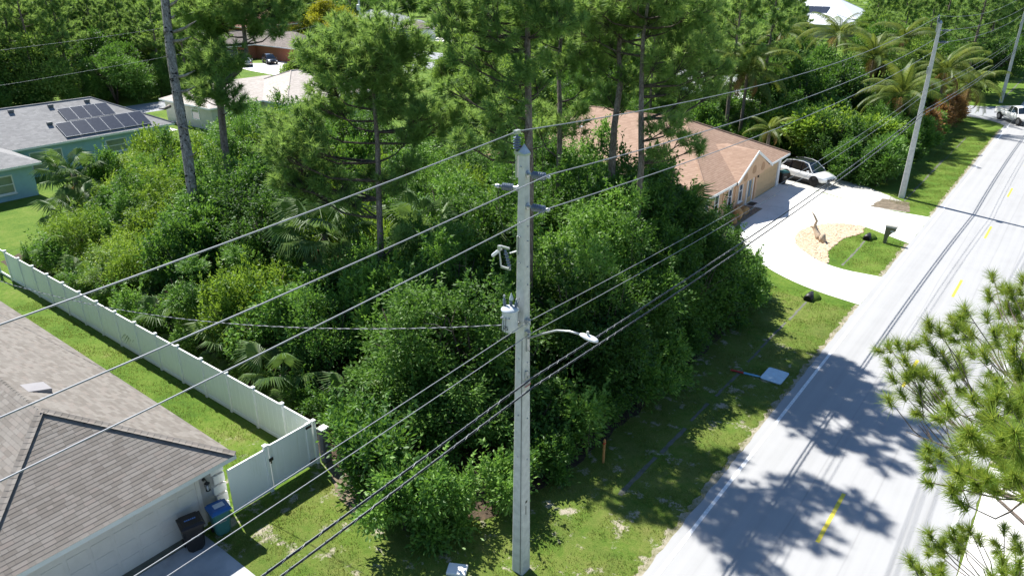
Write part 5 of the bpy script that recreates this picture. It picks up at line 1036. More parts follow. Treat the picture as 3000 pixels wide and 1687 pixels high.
# ---------------------------------------------------------------- pines
def needle_tufts(rg, tufts, per, wd, curve=.12):
    """tufts: pos(3) dir(3) radius"""
    A = np.array(tufts); n = len(A); P = np.repeat(A[:, :3], per, 0); D = np.repeat(A[:, 3:6], per, 0); R = np.repeat(A[:, 6], per)[:, None]
    q = rg.normal(size=P.shape); dr = unit(unit(q) + D * .85); L = R * rg.uniform(.75, 1.1, (len(P), 1)); base = P - D * R * rg.uniform(0, .75, (len(P), 1))
    tip = base + dr * L; tip[:, 2] -= (L[:, 0] * curve); S = unit(np.cross(dr, rg.normal(size=P.shape))) * wd
    V = np.stack([base - S, base + S, tip], 1).reshape(-1, 3); T = np.arange(len(V)).reshape(-1, 3); return V, T
def pine(name, base, top, label, r0, cb, cr, nl, seed, tr=.34, per=26, wd=.011, grp=None, lean=None, mt='needle', dens=1., gap=None, cat='pine tree', forks=None):
    """cb: crown base as a fraction of the height; cr: crown radius"""
    rg = np.random.default_rng(seed); base = Vector(base); top = Vector(top); H = top.z - base.z; T = thing(name, base, label, cat, grp); trunk = MB(); limbs = MB(); tufts = []
    ax = [base + (top - base) * t + Vector((math.sin(t * 5 + seed) * .16, math.cos(t * 4 + seed) * .14, 0)) * (1 if 0 < t < 1 else .3) for t in lin(0, 1, 12)]
    ax[0].z -= .1
    if lean:
        for i, t in enumerate(lin(0, 1, 12)): ax[i] += Vector(lean) * math.sin(t * math.pi)
    trunk.tube(ax, [r0 * (1 - .82 * t ** 1.15) for t in lin(0, 1, 12)], 10)
    def on_axis(t): k = t * 11; i = min(10, int(k)); return ax[i].lerp(ax[i + 1], k - i)
    def tuft(p, d, s=1.): tufts.append((*p, *d, tr * s * rg.uniform(.78, 1.15)))
    for k in range(nl):
        t = cb + (1 - cb) * ((k + rg.uniform(0, .8)) / nl); o_ = on_axis(min(t, .995)); f = (t - cb) / (1 - cb); a = k * 2.39996 + rg.uniform(-.5, .5)
        prof = math.sin(min(1., (f + .12) / 1.02) * math.pi) ** .6 * (1 - .25 * f) if f < .9 else .42
        L = cr * max(.35, prof) * rg.uniform(.65, 1.12); el = rg.uniform(-.15, .35) + f * .65; d = Vector((math.cos(a) * math.cos(el), math.sin(a) * math.cos(el), math.sin(el)))
        bend = Vector((rg.normal(0, .12), rg.normal(0, .12), rg.uniform(.08, .3))); pts = [o_ + d * L * s + bend * L * s * s + Vector((0, 0, -.22 * L * s * (1 - s))) for s in lin(0, 1, 6)]
        br = r0 * .34 * (1 - .6 * f) * (L / cr) ** .7 + .012; limbs.tube(pts, [br * (1 - .8 * s) for s in lin(0, 1, 6)], 6)
        nsub = max(5, int(L * 4.2 * dens))
        for j in range(nsub):
            s = .25 + .75 * (j + rg.uniform(.2, .9)) / nsub; k5 = min(4, int(s * 5)); p = pts[k5].lerp(pts[k5 + 1], s * 5 - k5); sd = Vector((-d.y, d.x, 0)) * (1 if j % 2 else -1) * rg.uniform(.4, 1.1) + d * rg.uniform(.3, .9) + Vector((0, 0, rg.uniform(-.1, .75)))
            sd = sd.normalized(); l2 = L * rg.uniform(.14, .34) * (1.25 - .6 * s) + .18; e = p + sd * l2 + Vector((0, 0, .18 * l2)); limbs.tube([p, p.lerp(e, .55) + Vector((0, 0, -.04)), e], [br * .35, br * .25, .008], 4)
            tuft(e, sd.lerp(Vector((0, 0, 1)), .35).normalized())
            for q in range(int(rg.integers(3, 6))):
                s2 = rg.uniform(.35, .95); pb = p.lerp(e, s2); td = (sd + Vector(rg.normal(0, .75, 3)) + Vector((0, 0, .4))).normalized(); pe = pb + td * rg.uniform(.16, .42); limbs.tube([pb, pe], [.012, .006], 3, False); tuft(pe, td, .95)
        tuft(pts[-1], (pts[-1] - pts[-2]).normalized())
    tuft(ax[-1], Vector((0, 0, 1)), 1.1)
    for k in range(4):   # dead stubs below the crown
        t = rg.uniform(cb * .55, cb); o_ = on_axis(t); a = rg.uniform(0, 6.28); d = Vector((math.cos(a), math.sin(a), rg.uniform(.1, .5))); limbs.tube([o_, o_ + d * .35, o_ + d * rg.uniform(.5, 1.3)], [.035, .025, .008], 5)
    if gap: tufts = [q for q in tufts if not gap(q)]
    trunk.build('trunk', 'bark_pine', T, True); limbs.build('limbs', 'bark_dark', T)
    V, Tt = needle_tufts(rg, tufts, per, wd); obj('crown', mesh_arrays('crown', V - np.array(base), Tt), mt, T); return T
Z1 = lambda x, y: (x / 1.7167, y / 1.7167)
Z2 = lambda x, y: (1500 + x / 1.7167, y / 1.7167)
def cloud_pine(label, dep, path, r0, clouds, seed, extra=None, tr=.44, per=56, wd=.018, dn=1.3):
    """a pine whose needle clumps are placed one by one: path and clouds are (px, py[, radius px]) at the tree's own distance"""
    rg = np.random.default_rng(seed); b0 = at_depth(*path[0], dep); base = Vector((b0.x, b0.y, 0)); T = thing('pine_tree', base, label, 'pine tree'); limbs = MB(); tufts = []
    ax = [Vector((b0.x, b0.y, -.1))] + [Vector((b0.x, b0.y, b0.z * .5))] + [at_depth(px, py, dep) for px, py in path]
    n = len(ax); trunk = MB().tube(ax, [r0 * (1 - .72 * (i / (n - 1)) ** 1.3) for i in range(n)], 10)
    def near(p):
        best = None
        for i in range(1, n - 1):
            for s in (0, .25, .5, .75):
                q = ax[i].lerp(ax[i + 1], s)
                if q.z < p.z + .2 or best is None:
                    dd = (q - p).length + (1.5 * max(0, q.z - p.z + .7))
                    if best is None or dd < best[0]: best = (dd, q)
        return best[1]
    CL = [(at_depth(px, py, dep + rg.uniform(-1.6, 1.6)), r / 1.7167 * dep / 2160) for px, py, r in clouds]
    if extra:
        top = ax[-1]
        for k in range(extra[0]): a = rg.uniform(0, 6.283); rr_ = extra[1] * math.sqrt(rg.uniform(0, 1)); CL.append((top + Vector((math.cos(a) * rr_, math.sin(a) * rr_, rg.uniform(-2.0, extra[2]) - rr_ * .35)), rg.uniform(.7, 1.2)))
    for c, r in CL:
        o_ = near(c); d = c - o_; mid = o_ + d * .5 + Vector((rg.normal(0, .12), rg.normal(0, .12), -.10 * d.length)); br = min(r0 * .5, .022 + .013 * d.length)
        limbs.tube([o_, o_.lerp(mid, .5) + Vector((0, 0, -.03)), mid, mid.lerp(c, .6), c], [br, br * .85, br * .65, br * .45, br * .3], 6)
        k = max(5, int(dn * 13 * (r / .85) ** 2 + 4))
        for i in range(k):
            u = unit(rg.normal(size=3)); u[2] = u[2] * .8 + .25; p = c + Vector(u) * r * rg.uniform(.55, 1.1); s = mid.lerp(c, rg.uniform(.3, 1.)); q = s.lerp(p, .55) + Vector((0, 0, -.08)); limbs.tube([s, q, p], [.018, .012, .007], 4, False)
            dr = (Vector(u) * .8 + Vector((0, 0, .6))).normalized(); tufts.append((*p, *dr, tr * rg.uniform(.8, 1.2)))
            if rg.random() < .25: e = s.lerp(p, rg.uniform(.5, .9)) + Vector(rg.normal(0, .16, 3)); tufts.append((*e, *dr, tr * .85))
    for k in range(5):
        i = rg.integers(1, n - 1); o_ = ax[i].lerp(ax[i + 1], rg.uniform(0, 1)); a = rg.uniform(0, 6.28); d = Vector((math.cos(a), math.sin(a), rg.uniform(.1, .5))); limbs.tube([o_, o_ + d * .4, o_ + d * rg.uniform(.7, 1.6) + Vector((0, 0, .2))], [.035, .025, .008], 5)
    trunk.build('trunk', 'bark_pine', T, True); limbs.build('limbs', 'bark_dark', T); V, Tt = needle_tufts(rg, tufts, per, wd, .1); obj('crown', mesh_arrays('crown', V - np.array(base), Tt), 'needle', T); return T
def zz1(L): return [(*Z1(x, y), r) for x, y, r in L]
def zz2(L): return [(*Z2(x, y), r) for x, y, r in L]
cloud_pine('round crowned pine behind the wires, left of the foreground utility pole', 34, [(1122, 870), (1112, 640), (1106, 420), (1096, 290), (1085, 160)], .20, zz1([(1620, 300, 140), (1720, 220, 150), (1850, 185, 140), (1980, 190, 140), (2080, 270, 120), (1640, 430, 130), (1760, 370, 150), (1900, 330, 160), (2040, 400, 140), (1850, 470, 120), (1970, 540, 120), (1590, 540, 80), (1420, 650, 110), (1540, 640, 100), (1400, 780, 95), (1500, 850, 120), (1620, 850, 105), (1680, 950, 105), (1560, 960, 100), (1440, 920, 85), (1700, 560, 80), (2120, 600, 100), (2250, 640, 100), (2330, 560, 80), (2080, 680, 80), (1950, 940, 100), (2050, 850, 85), (1870, 880, 70), (2090, 1130, 70), (2020, 1190, 60), (1760, 1010, 70), (1700, 300, 120), (1930, 260, 120), (1820, 270, 110), (1480, 740, 100), (1580, 760, 90), (2180, 560, 80)]), 11, dn=1.75)
cloud_pine('pine with a curved double trunk right of the dead snag', 46, [(658, 430), (646, 310), (640, 262), (668, 235), (702, 205), (722, 150), (712, 70), (716, -20), (720, -70)], .25, zz1([(960, 60, 110), (1060, 60, 120), (1160, 40, 130), (1300, 60, 150), (1420, 60, 110), (1390, 150, 50), (1040, 180, 80), (1050, 310, 110), (1140, 300, 100), (1000, 390, 90), (1080, 460, 105), (990, 480, 80), (1180, 520, 80), (1290, 150, 60), (890, 150, 60), (1110, 130, 80)]), 16, (9, 3.0, 2.0), .50, dn=1.7)
cloud_pine('tall straight trunked pine directly behind the foreground utility pole', 29, [(1552, 520), (1549, 350), (1545, 150), (1546, 0), (1550, -160)], .20, zz1([(2180, 60, 90), (2300, 50, 100), (2450, 60, 110), (2230, 170, 80), (2360, 130, 90), (2500, 200, 100), (2420, 300, 100), (2300, 300, 90), (2480, 420, 110), (2350, 470, 100), (2540, 560, 100), (2440, 640, 110), (2330, 720, 85), (2540, 760, 75), (2230, 440, 70)]) + zz2([(40, 60, 100), (150, 50, 110), (60, 200, 90), (50, 350, 80), (30, 420, 90), (120, 420, 70), (60, 590, 60), (110, 160, 80)]), 12, (22, 3.3, 2.6), .42, dn=1.05)
cloud_pine('thin forked pine just right of the straight trunked pine', 38, [(1640, 400), (1640, 300), (1636, 200), (1645, 90), (1648, -20), (1650, -90)], .16, zz2([(250, 60, 100), (340, 120, 100), (230, 200, 90), (350, 250, 90), (260, 330, 80), (190, 540, 70), (240, 620, 80), (330, 640, 70), (340, 560, 60), (380, 420, 70), (190, 300, 60), (130, 650, 60)]), 13, (8, 2.6, 2.0), .47, dn=1.05)
cloud_pine('pine with a dark leaning trunk in front of the peach roof', 36, [(1795, 450), (1800, 370), (1818, 240), (1812, 150), (1825, 40), (1830, -90)], .21, zz2([(470, 60, 100), (570, 110, 100), (480, 200, 90), (560, 260, 80), (430, 330, 90), (590, 400, 80), (480, 480, 90), (560, 520, 60), (400, 230, 80), (640, 60, 80)]), 14, (12, 3.2, 2.4), .46, dn=1.05)
cloud_pine('tall pine nearest the road, right of the leaning trunk pine', 34, [(1879, 480), (1878, 350), (1880, 220), (1884, 110), (1900, 0), (1905, -110)], .17, zz2([(680, 110, 110), (760, 60, 110), (850, 100, 110), (950, 60, 110), (800, 230, 100), (920, 230, 110), (1000, 200, 90), (720, 330, 90), (860, 340, 100), (980, 370, 100), (760, 440, 90), (900, 460, 90), (1040, 340, 70), (1020, 470, 70), (800, 640, 85), (880, 700, 60), (740, 760, 65), (950, 740, 50), (700, 640, 60), (830, 600, 55)]), 15, (24, 3.5, 2.4), .45, dn=1.05)
# foreground pine at the right edge: crown nearest to the camera
def near_pine():
    rg = np.random.default_rng(77); T = thing('pine_tree', (3.4, 13.6, 0), 'pine branches with long needles reaching over the road at the right edge', 'pine tree'); tr_ = MB(); lb = MB(); tufts = []
    ax = [Vector((3.4, 13.6, -.1)), Vector((3.3, 13.5, 4)), Vector((3.1, 13.2, 8)), Vector((2.7, 12.6, 11)), Vector((2.2, 12.0, 13.2))]
    tr_.tube([ax[min(int(t * 4), 3)].lerp(ax[min(int(t * 4), 3) + 1], t * 4 - min(int(t * 4), 3)) for t in lin(0, 1, 16)], [.26 * (1 - .8 * t) for t in lin(0, 1, 16)], 10); tr_.build('trunk', 'bark_pine', T, True)
    z1 = lambda x, y: (2560 + x / 3.22, 750 + y / 3.22); z2 = lambda x, y: (2580 + x / 2.698, 1150 + y / 2.698)
    G = [  # limb groups: (height on the trunk, depth at the tips, tips in the picture, tuft size)
        (8.6, 17.0, [z1(*p) for p in ((1120, 170), (1210, 280), (1080, 330), (1400, 190), (1250, 440), (1340, 440), (1190, 520), (1300, 330), (1400, 420))], .30),
        (9.4, 14.8, [z1(*p) for p in ((850, 480), (830, 590), (750, 640), (1060, 540), (1190, 660), (1290, 720), (900, 700), (1130, 700))], .29),
        (9.0, 15.0, [z1(*p) for p in ((510, 600), (620, 680), (480, 750), (550, 860), (650, 910), (670, 1000), (800, 920), (840, 1050))], .29),
        (8.2, 15.2, [z1(*p) for p in ((220, 810), (130, 830), (280, 950), (130, 980), (160, 1130), (480, 1060), (430, 1090), (340, 1050), (560, 1130))], .29),
        (7.4, 15.2, [z1(*p) for p in ((250, 1270), (130, 1330), (440, 1240), (420, 1330), (600, 1300))], .28),
        (10.2, 12.8, [z1(*p) for p in ((900, 860), (1020, 890), (1300, 850), (1280, 920), (1350, 1080), (1200, 1180), (1050, 1220), (1380, 1000))], .29),
        (10.4, 11.6, [z1(*p) for p in ((920, 1320), (1090, 1340), (690, 1410), (1250, 1350), (1390, 1300))] + [z2(*p) for p in ((530, 130), (870, 60), (1080, 120))], .27),
        (12.0, 9.0, [z2(*p) for p in ((690, 300), (950, 350), (880, 190), (780, 420), (1060, 300), (620, 400), (860, 450))], .30),
        (11.0, 10.6, [z2(*p) for p in ((560, 740), (620, 860), (700, 600), (800, 640), (880, 700), (960, 560), (1100, 560), (600, 620), (740, 700), (1000, 660), (1090, 680))], .25),
        (9.6, 12.2, [z2(*p) for p in ((370, 430), (350, 500), (470, 480), (560, 560))], .25),
        (5.4, 15.2, [z2(*p) for p in ((380, 1100), (370, 1200), (470, 1210), (540, 1110), (610, 1200), (700, 1060), (770, 1130), (640, 1130), (980, 1050), (1060, 1130))], .26),
        (4.8, 15.0, [z2(*p) for p in ((230, 1300), (300, 1370), (400, 1390), (480, 1410))], .26),
        (5.6, 13.6, [z2(*p) for p in ((960, 1300), (1100, 1200), (950, 1400), (1100, 1330), (1050, 1430), (880, 1440))], .27)]
    def axis_at(z):
        for a, b in zip(ax[:-1], ax[1:]):
            if a.z <= z <= b.z: return a.lerp(b, (z - a.z) / (b.z - a.z))
        return ax[-1]
    MID = {}
    for h, dep, tips, s in G:
        P = [at_depth(px, py, dep + rg.uniform(-.5, .5)) for px, py in tips]; c = sum(P, Vector()) / len(P); o_ = axis_at(min(h, c.z - .1)); mid = o_.lerp(c, .8) + Vector((0, 0, -.35))
        main = [o_, o_.lerp(mid, .35) + Vector((rg.normal(0, .1), rg.normal(0, .1), .05)), o_.lerp(mid, .7) + Vector((rg.normal(0, .1), rg.normal(0, .1), -.08)), mid]
        MID[h] = mid
        lb.tube(main, [.055, .042, .03, .022], 7)
        for p in P:
            q = mid.lerp(p, .5) + Vector((rg.normal(0, .08), rg.normal(0, .08), -.12)); mm = main[2].lerp(mid, rg.uniform(.1, 1.)); q = mm.lerp(p, rg.uniform(.45, .65)) + Vector((rg.normal(0, .12), rg.normal(0, .12), -.12)); lb.tube([mm, mm.lerp(q, .5) + Vector((0, 0, -.06)), q, p], [.017, .014, .011, .007], 5); d = (p - q).normalized(); dd = (d + Vector((0, 0, .55))).normalized(); tufts.append((*p, *dd, s * rg.uniform(.95, 1.25)))
            for j in range(int(rg.integers(0, 3))):
                b = q.lerp(p, rg.uniform(.2, .9)); e = b + (d * .5 + Vector(rg.normal(0, .8, 3))).normalized() * rg.uniform(.15, .42); lb.tube([b, e], [.010, .006], 4); de = ((e - b).normalized() + Vector((0, 0, .5))).normalized(); tufts.append((*e, *de, s * rg.uniform(.7, .95)))
    for k in range(46):  # the rest of the crown, outside the picture
        h = rg.uniform(4.5, 12.6); o_ = axis_at(h); a = rg.uniform(-1.9, 1.35); L = rg.uniform(1.2, 3.2) * (1.15 - h / 16); e = o_ + Vector((math.cos(a) * L, math.sin(a) * L, rg.uniform(.1, .9))); lb.tube([o_, o_.lerp(e, .5) + Vector((0, 0, -.1)), e], [.05, .035, .012], 5)
        for j in range(9): b = o_.lerp(e, rg.uniform(.5, 1.)); q = b + Vector(rg.normal(0, .32, 3)); lb.tube([b, q], [.012, .006], 3); tufts.append((*q, *((q - b).normalized() + Vector((0, 0, .5))).normalized(), .27))
    dz = z2(430, 400); p0 = at_depth(*z2(540, 435), 12.2)
    for tip in ((205, 310), (300, 255), (315, 225), (365, 280)): lb.tube([MID[9.6], p0, at_depth(*z2(410, 385), 12.2), at_depth(*z2(*tip), 12.3)], [.02, .018, .012, .005], 4)
    lb.build('limbs', 'bark_pine', T); V, Tt = needle_tufts(rg, tufts, 190, .0055, .06); obj('crown', mesh_arrays('crown', V - np.array((3.4, 13.6, 0)), Tt), 'needle_near', T)
near_pine()
# ---------------------------------------------------------------- dead snag
SD = 42.0; SB = at_depth(566, 606, SD)
SG = thing('dead_pine_snag', (SB.x, SB.y, 0), 'bleached dead pine trunk full of woodpecker holes with a few bare stubs', 'dead tree')
p_lo, p_hi = at_depth(560, 560, SD), at_depth(478, -40, SD); ax = [Vector((SB.x, SB.y, -.1))] + [p_lo.lerp(p_hi, t) + Vector((math.sin(t * 7) * .06, math.cos(t * 5) * .06, 0)) for t in lin(0, 1.18, 15)]
tk = MB().tube(ax, [.30 - .006 * i + (.016 if i % 3 == 0 else 0) for i in range(16)], 14).build('trunk', 'bark_dead', SG, True)
rg = np.random.default_rng(5); m = MB()
for k in range(120):
    i = rg.uniform(1, 14.5); j = int(i); p = ax[j].lerp(ax[j + 1], i - j); r = .30 - .006 * i - .006; a = rg.uniform(-2.6, 1.0); d = Vector((math.cos(a), math.sin(a), 0)); m.lathe([(rg.uniform(.05, .11), 0), (.03, .02)], p + d * r, d, 7)
m.build('woodpecker_holes', 'hole', SG)['kind'] = 'stuff'
for px0, py0, px1, py1 in ((515, 95, 575, 62), (510, 122, 560, 108), (520, 228, 572, 207), (530, 270, 572, 254), (508, 52, 512, 44), (505, 310, 465, 320), (490, 95, 478, 90), (555, 460, 575, 445), (525, 360, 555, 378), (500, 20, 530, -12)):
    a, b_ = at_depth(px0 - 6, py0, SD), at_depth(px1, py1, SD - .5); MB().tube([a, a.lerp(b_, .5) + Vector((0, 0, -.08)), b_], [.10, .075, .02], 6).build('stub', 'bark_dead', SG, True)
# ---------------------------------------------------------------- palms
def frond_mesh(seed, L=4.2, droop=1.0, nl=46, ll=.85):
    rg = np.random.default_rng(seed); ts = np.linspace(0, 1, 14); ang = 1.05 - ts * (1.75 * droop); P = [Vector((0, 0, 0))]
    for a in ang[:-1]: P.append(P[-1] + Vector((math.cos(a), 0, math.sin(a))) * L / 13)
    m = MB().tube(P, [.045 * (1 - .9 * t) + .006 for t in ts], 4)
    for k in range(nl):
        t = .12 + .88 * k / nl; q = t * 13; i = min(12, int(q)); p = P[i].lerp(P[i + 1], q - i); d = (P[i + 1] - P[i]).normalized(); l = ll * (math.sin(min(1, t * 1.15 + .08) * math.pi * .92) ** .5) * rg.uniform(.85, 1.1)
        for sg in (-1, 1):
            dr = (Vector((0, sg * .85, -.15 - .35 * t)) + d * (.55 + .4 * t)).normalized(); w_ = d * .028; e1 = p + dr * l * .55; e2 = p + dr * l + Vector((0, 0, -.48 * l)); m.add([p - w_, p + w_, e1 + w_ * .9, e1 - w_ * .9, e2], [(0, 1, 2, 3), (3, 2, 4)])
    return m.mesh('frond')
FR = [frond_mesh(i, 4.8 + .35 * i, .78 + .16 * i, 54, 1.0) for i in range(3)]
for f in FR: f.materials.append(MATS['palm_frond'])
FD = frond_mesh(9, 3.4, 1.35); FD.materials.append(MATS['palm_dead'])
def coconut(loc, h, label, seed, nf=20, sc=1., lean=(0, 0), grp=None):
    rr = random.Random(seed); T = thing('coconut_palm', loc, label, 'palm tree', grp, 0., True); top = Vector((lean[0], lean[1], h))
    MB().tube([(0, 0, -.1), (lean[0] * .2, lean[1] * .2, h * .3), (lean[0] * .6, lean[1] * .6, h * .7), top], [.24, .17, .15, .14], 9).build('trunk', 'bark_palm', T, True)
    for k in range(nf):
        t = k / nf; o = bpy.data.objects.new('frond', FR[rr.randrange(3)] if t > .1 else FD); COL.objects.link(o); o.parent = T; o.location = top + Vector((0, 0, .1 * t)); a = k * 2.4 + rr.uniform(-.3, .3); tilt = R_(62 - 98 * t + rr.uniform(-8, 8)); o.rotation_euler = (rr.uniform(-.25, .25), tilt, a); s = sc * rr.uniform(.85, 1.1) * (.8 if t > .85 else 1); o.scale = (s, s, s)
    return T
def fan_mesh(seed, R=.95, n=34, pl=1.1):
    rg = np.random.default_rng(seed); m = MB().tube([(0, 0, 0), (pl * .5, 0, .06), (pl, 0, .0)], [.03, .02, .015], 4)
    for k in range(n):
        a = (k / (n - 1) - .5) * 4.6; d = Vector((math.cos(a), math.sin(a), 0)); l = R * (.72 + .28 * math.cos(a * .5)) * rg.uniform(.92, 1.06); s = Vector((-d.y, d.x, 0)) * (R * .042); c = Vector((pl + .12 * math.cos(a), 0, -.05))
        z1_ = -.02 - .05 * abs(a); mid = c + d * l * .55 + Vector((0, 0, z1_ + .05)); tip = c + d * l * rg.uniform(.88, .98) + Vector((0, 0, -.16 - .30 * rg.uniform(.4, 1.2))); cr = Vector((0, 0, -.035))
        m.add([c, mid + s + cr, mid, mid - s + cr, tip + Vector((rg.normal(0, .03), rg.normal(0, .03), 0))], [(0, 1, 2), (0, 2, 3), (1, 4, 2), (2, 4, 3)])
    return m.mesh('fan_leaf')
FN = [fan_mesh(i) for i in range(3)]
for f in FN: f.materials.append(MATS['palm_fan'])
FND = fan_mesh(7, .8, 24); FND.materials.append(MATS['palm_dead'])
def sabal(loc, h, label, seed, nf=26, sc=1., grp=None):
    rr = random.Random(seed); T = thing('cabbage_palm', loc, label, 'palm tree', grp, 0., True); MB().tube([(0, 0, -.1), (.05, 0, h * .5), (0, 0, h)], [.19, .17, .18], 9).build('trunk', 'bark_palm', T, True)
    for k in range(nf):
        t = k / nf; o = bpy.data.objects.new('fan_leaf', FN[rr.randrange(3)] if t > .14 else FND); COL.objects.link(o); o.parent = T; o.location = (0, 0, h + .15 * t); o.rotation_euler = (rr.uniform(-.3, .3), R_(58 - 118 * t + rr.uniform(-12, 12)), k * 2.4 + rr.uniform(-.3, .3)); s = sc * rr.uniform(.85, 1.15); o.scale = (s, s, s)
    return T
sabal((-29.5, 22.3, 0), 4.6, 'large cabbage palm left of the round crowned pine trunk', 1, 30, 1.35)
sabal((-25.2, 25.2, 0), 4.6, 'cabbage palm tucked behind the round crowned pine trunk', 2, 26, 1.25)
sabal((-22.4, 26.2, 0), 4.4, 'cabbage palm between the round crowned pine and the foreground pole', 3, 26, 1.2)
sabal((-17.2, 33.2, 0), 6.2, 'tall dark cabbage palm in front of the peach house roof', 4, 28, 1.3)
sabal((-15.6, 33.6, 0), 4.9, 'lower cabbage palm beside the tall one by the peach roof', 5, 26, 1.2)
sabal((-56.5, 21.5, 0), 3.4, 'small cabbage palm beside the blue house corner', 6, 24, 1.25)
sabal((-52.5, 19.5, 0), 1.9, 'low cabbage palm at the sunny left edge of the thicket', 7, 20, 1.2)
for k, (x, y) in enumerate(PALMETTO): sabal((x, y, 0), rr.uniform(.4, 1.3), 'low grey green palmetto growing just behind the white fence', 30 + k, 14, rr.uniform(.75, 1.0), 'palmettos behind the white fence')
def gz(px, py, y=None, depth=None): return at_depth(px, py, depth)
for (px, py, dep, lab, sd, nf, sc) in ((2190, 215, 72, 'tall coconut palm behind the peach house with yellowing lower fronds', 1, 24, 1.0), (2640, 285, 73, 'large coconut palm leaning over the hedge beside the middle utility pole', 2, 24, 1.0), (2455, 110, 95, 'coconut palm behind the dark rounded trees', 3, 22, 1.0), (2560, 175, 86, 'coconut palm with pale arching fronds behind the hedge', 4, 24, 1.05), (2770, 215, 82, 'coconut palm right of the middle utility pole', 5, 22, 1.0), (2840, 260, 88, 'coconut palm drooping towards the side street', 6, 22, 1.0), (2110, 80, 108, 'distant coconut palm near the white roofs', 7, 20, 1.0), (2290, 105, 100, 'distant coconut palm behind the tall palm of the peach house', 8, 20, 1.0), (2650, 120, 105, 'coconut palm far behind the hedge garden', 9, 22, 1.05), (2255, 385, 66, 'young palm at the corner of the peach garage roof', 10, 12, .55)):
    p = at_depth(px, py, dep); h = max(1.6, p.z); coconut((p.x, p.y, 0), h, lab, sd, nf, sc)
# ---------------------------------------------------------------- broadleaf trees and background
BT = [proto('broadleaf_tree', '', 'tree', '', 8.0, 4.2, 14, 520, 30, .34, .34, .18, 'leaf_tree', 200 + i, rst=.16, nst=4, zlo=.1) for i in range(3)]
BD = [proto('broadleaf_tree', '', 'tree', '', 7.5, 4.0, 13, 520, 32, .32, .36, .15, 'leaf_deep', 210 + i, rst=.15, nst=4, zlo=.06) for i in range(2)]
BL = [proto('broadleaf_tree', '', 'tree', '', 8.5, 4.4, 13, 480, 28, .36, .38, .20, 'leaf_lime', 220, rst=.16)]
SM = [proto('broadleaf_tree', '', 'tree', '', 4.2, 3.6, 10, 420, 32, .24, .26, .16, 'leaf_yellow', 230, rst=.10, zlo=.25, flat=.55, up=1.2)]
CR = [proto('croton_bush', '', 'bush', '', 2.4, 1.2, 6, 200, 26, .16, .24, .09, m_, 240 + i, rst=.03, zlo=.04) for i, m_ in enumerate(('leaf_croton', 'leaf_deep', 'leaf_shrub'))]
r3 = random.Random(17)
def tree_at(pro, x, y, s, lab, grp): return use(pro, (x, y, 0), r3.uniform(0, 6.28), s, lab, grp)
# garden right of the peach house
def px_tree(pro, px, py_top, dep, h0, lab, grp, wide=1.):
    p = at_depth(px, py_top, dep); s = max(.35, p.z / h0); return use(pro, (p.x, p.y, 0), r3.uniform(0, 6.28), (s * wide, s * wide, s), lab, grp)
px_tree(BT[1], 205, 10, 112, 8.0, 'light green leafy tree standing out of the dark grove at upper left', 'garden trees', .75); px_tree(SM[0], 2380, 300, 69, 4.2, 'flat topped light green tree above the white crossover', 'garden trees', 1.15); px_tree(SM[0], 2500, 320, 70, 4.2, 'light green spreading tree left of the middle utility pole', 'garden trees', 1.15)
for px, py, dep, lab in ((2290, 130, 82, 'dark rounded tree behind the flat topped light green tree'), (2400, 140, 82, 'glossy dark rounded tree in the middle of the garden'), (2480, 170, 78, 'dark rounded tree next to the middle utility pole'), (2340, 190, 76, 'dense dark tree close behind the peach house')): px_tree(r3.choice(BD), px, py, dep, 7.5, lab, 'dark garden trees', .85)
for k in range(17):
    y = 66.5 + k * 2.15; x = -12.9 + r3.uniform(-.3, .3); pr = CR[0] if (k > 6 and k % 2 == 0) or k in (9, 13, 15) else CR[1 + k % 2]
    use(pr, (x, y, 0), r3.uniform(0, 6.28), r3.uniform(1.05, 1.45), {0: 'reddish brown croton bush in the hedge along the road', 1: 'dark green bush in the hedge along the road', 2: 'mid green bush in the hedge along the road'}[CR.index(pr)], ['croton bushes of the hedge', 'dark bushes of the hedge', 'mid green bushes of the hedge'][CR.index(pr)])
for k in range(12): y = 67 + k * 3.1; use(r3.choice(SH3 + SH1), (-15.6 + r3.uniform(-.6, .6), y, 0), r3.uniform(0, 6.28), r3.uniform(.85, 1.15), 'leafy shrub in the garden just behind the road hedge', 'shrubs behind the road hedge')
for k in range(26):
    x, y = r3.uniform(-38, -18), r3.uniform(66, 101); use(r3.choice(SH3 + SH1), (x, y, 0), r3.uniform(0, 6.28), r3.uniform(.8, 1.25), 'leafy shrub deep in the garden behind the peach house', 'garden shrubs behind the peach house')
# generic pines for the background
def free(o): o['_proto'] = 1; return o
GP = [free(pine('pine_tree', (0, 0, 0), (.4, .2, 15.0), '', .2, .30, 3.4, 24, 300 + i, .52, 22, .034, dens=.8, cat='pine tree')) for i in range(3)]
def clear_of(x, y, rects): return all(not (a - 1.5 < x < b + 1.5 and c - 1.5 < y < d + 1.5) for a, b, c, d in rects)
RECTS = [(-86, -64, 8, 61), (-99.5, -91.5, -100, 330), (-124, -99, 72, 92), (-136, -116, 64, 95), (-150, -115, 122, 142), (-220, -7, 104, 115.5), (-174, -160, 103, 123), (-80, -52, 205, 235), (-66, -50, 194, 208), (-111, -96, 208, 222), (-136, -120, 21, 35), (-60, -38, 44, 62), (-38, -28, 83, 93), (-47, -36, 84, 96)]
def to_px(p): c = ROT.transposed() @ (Vector(p) - Vector((0, 0, CAMH))); return 1500 - FPX * c.x / c.z, 843.5 + FPX * c.y / c.z
def blocks(x, y):
    u, v = to_px((x, y, 13.)); return y < 212 and ((2345 < u < 2575 and v < 78) or (2120 < u < 2230 and v < 60 and y > 120) or (1060 < u < 1270 and x > -128 and v < 110))
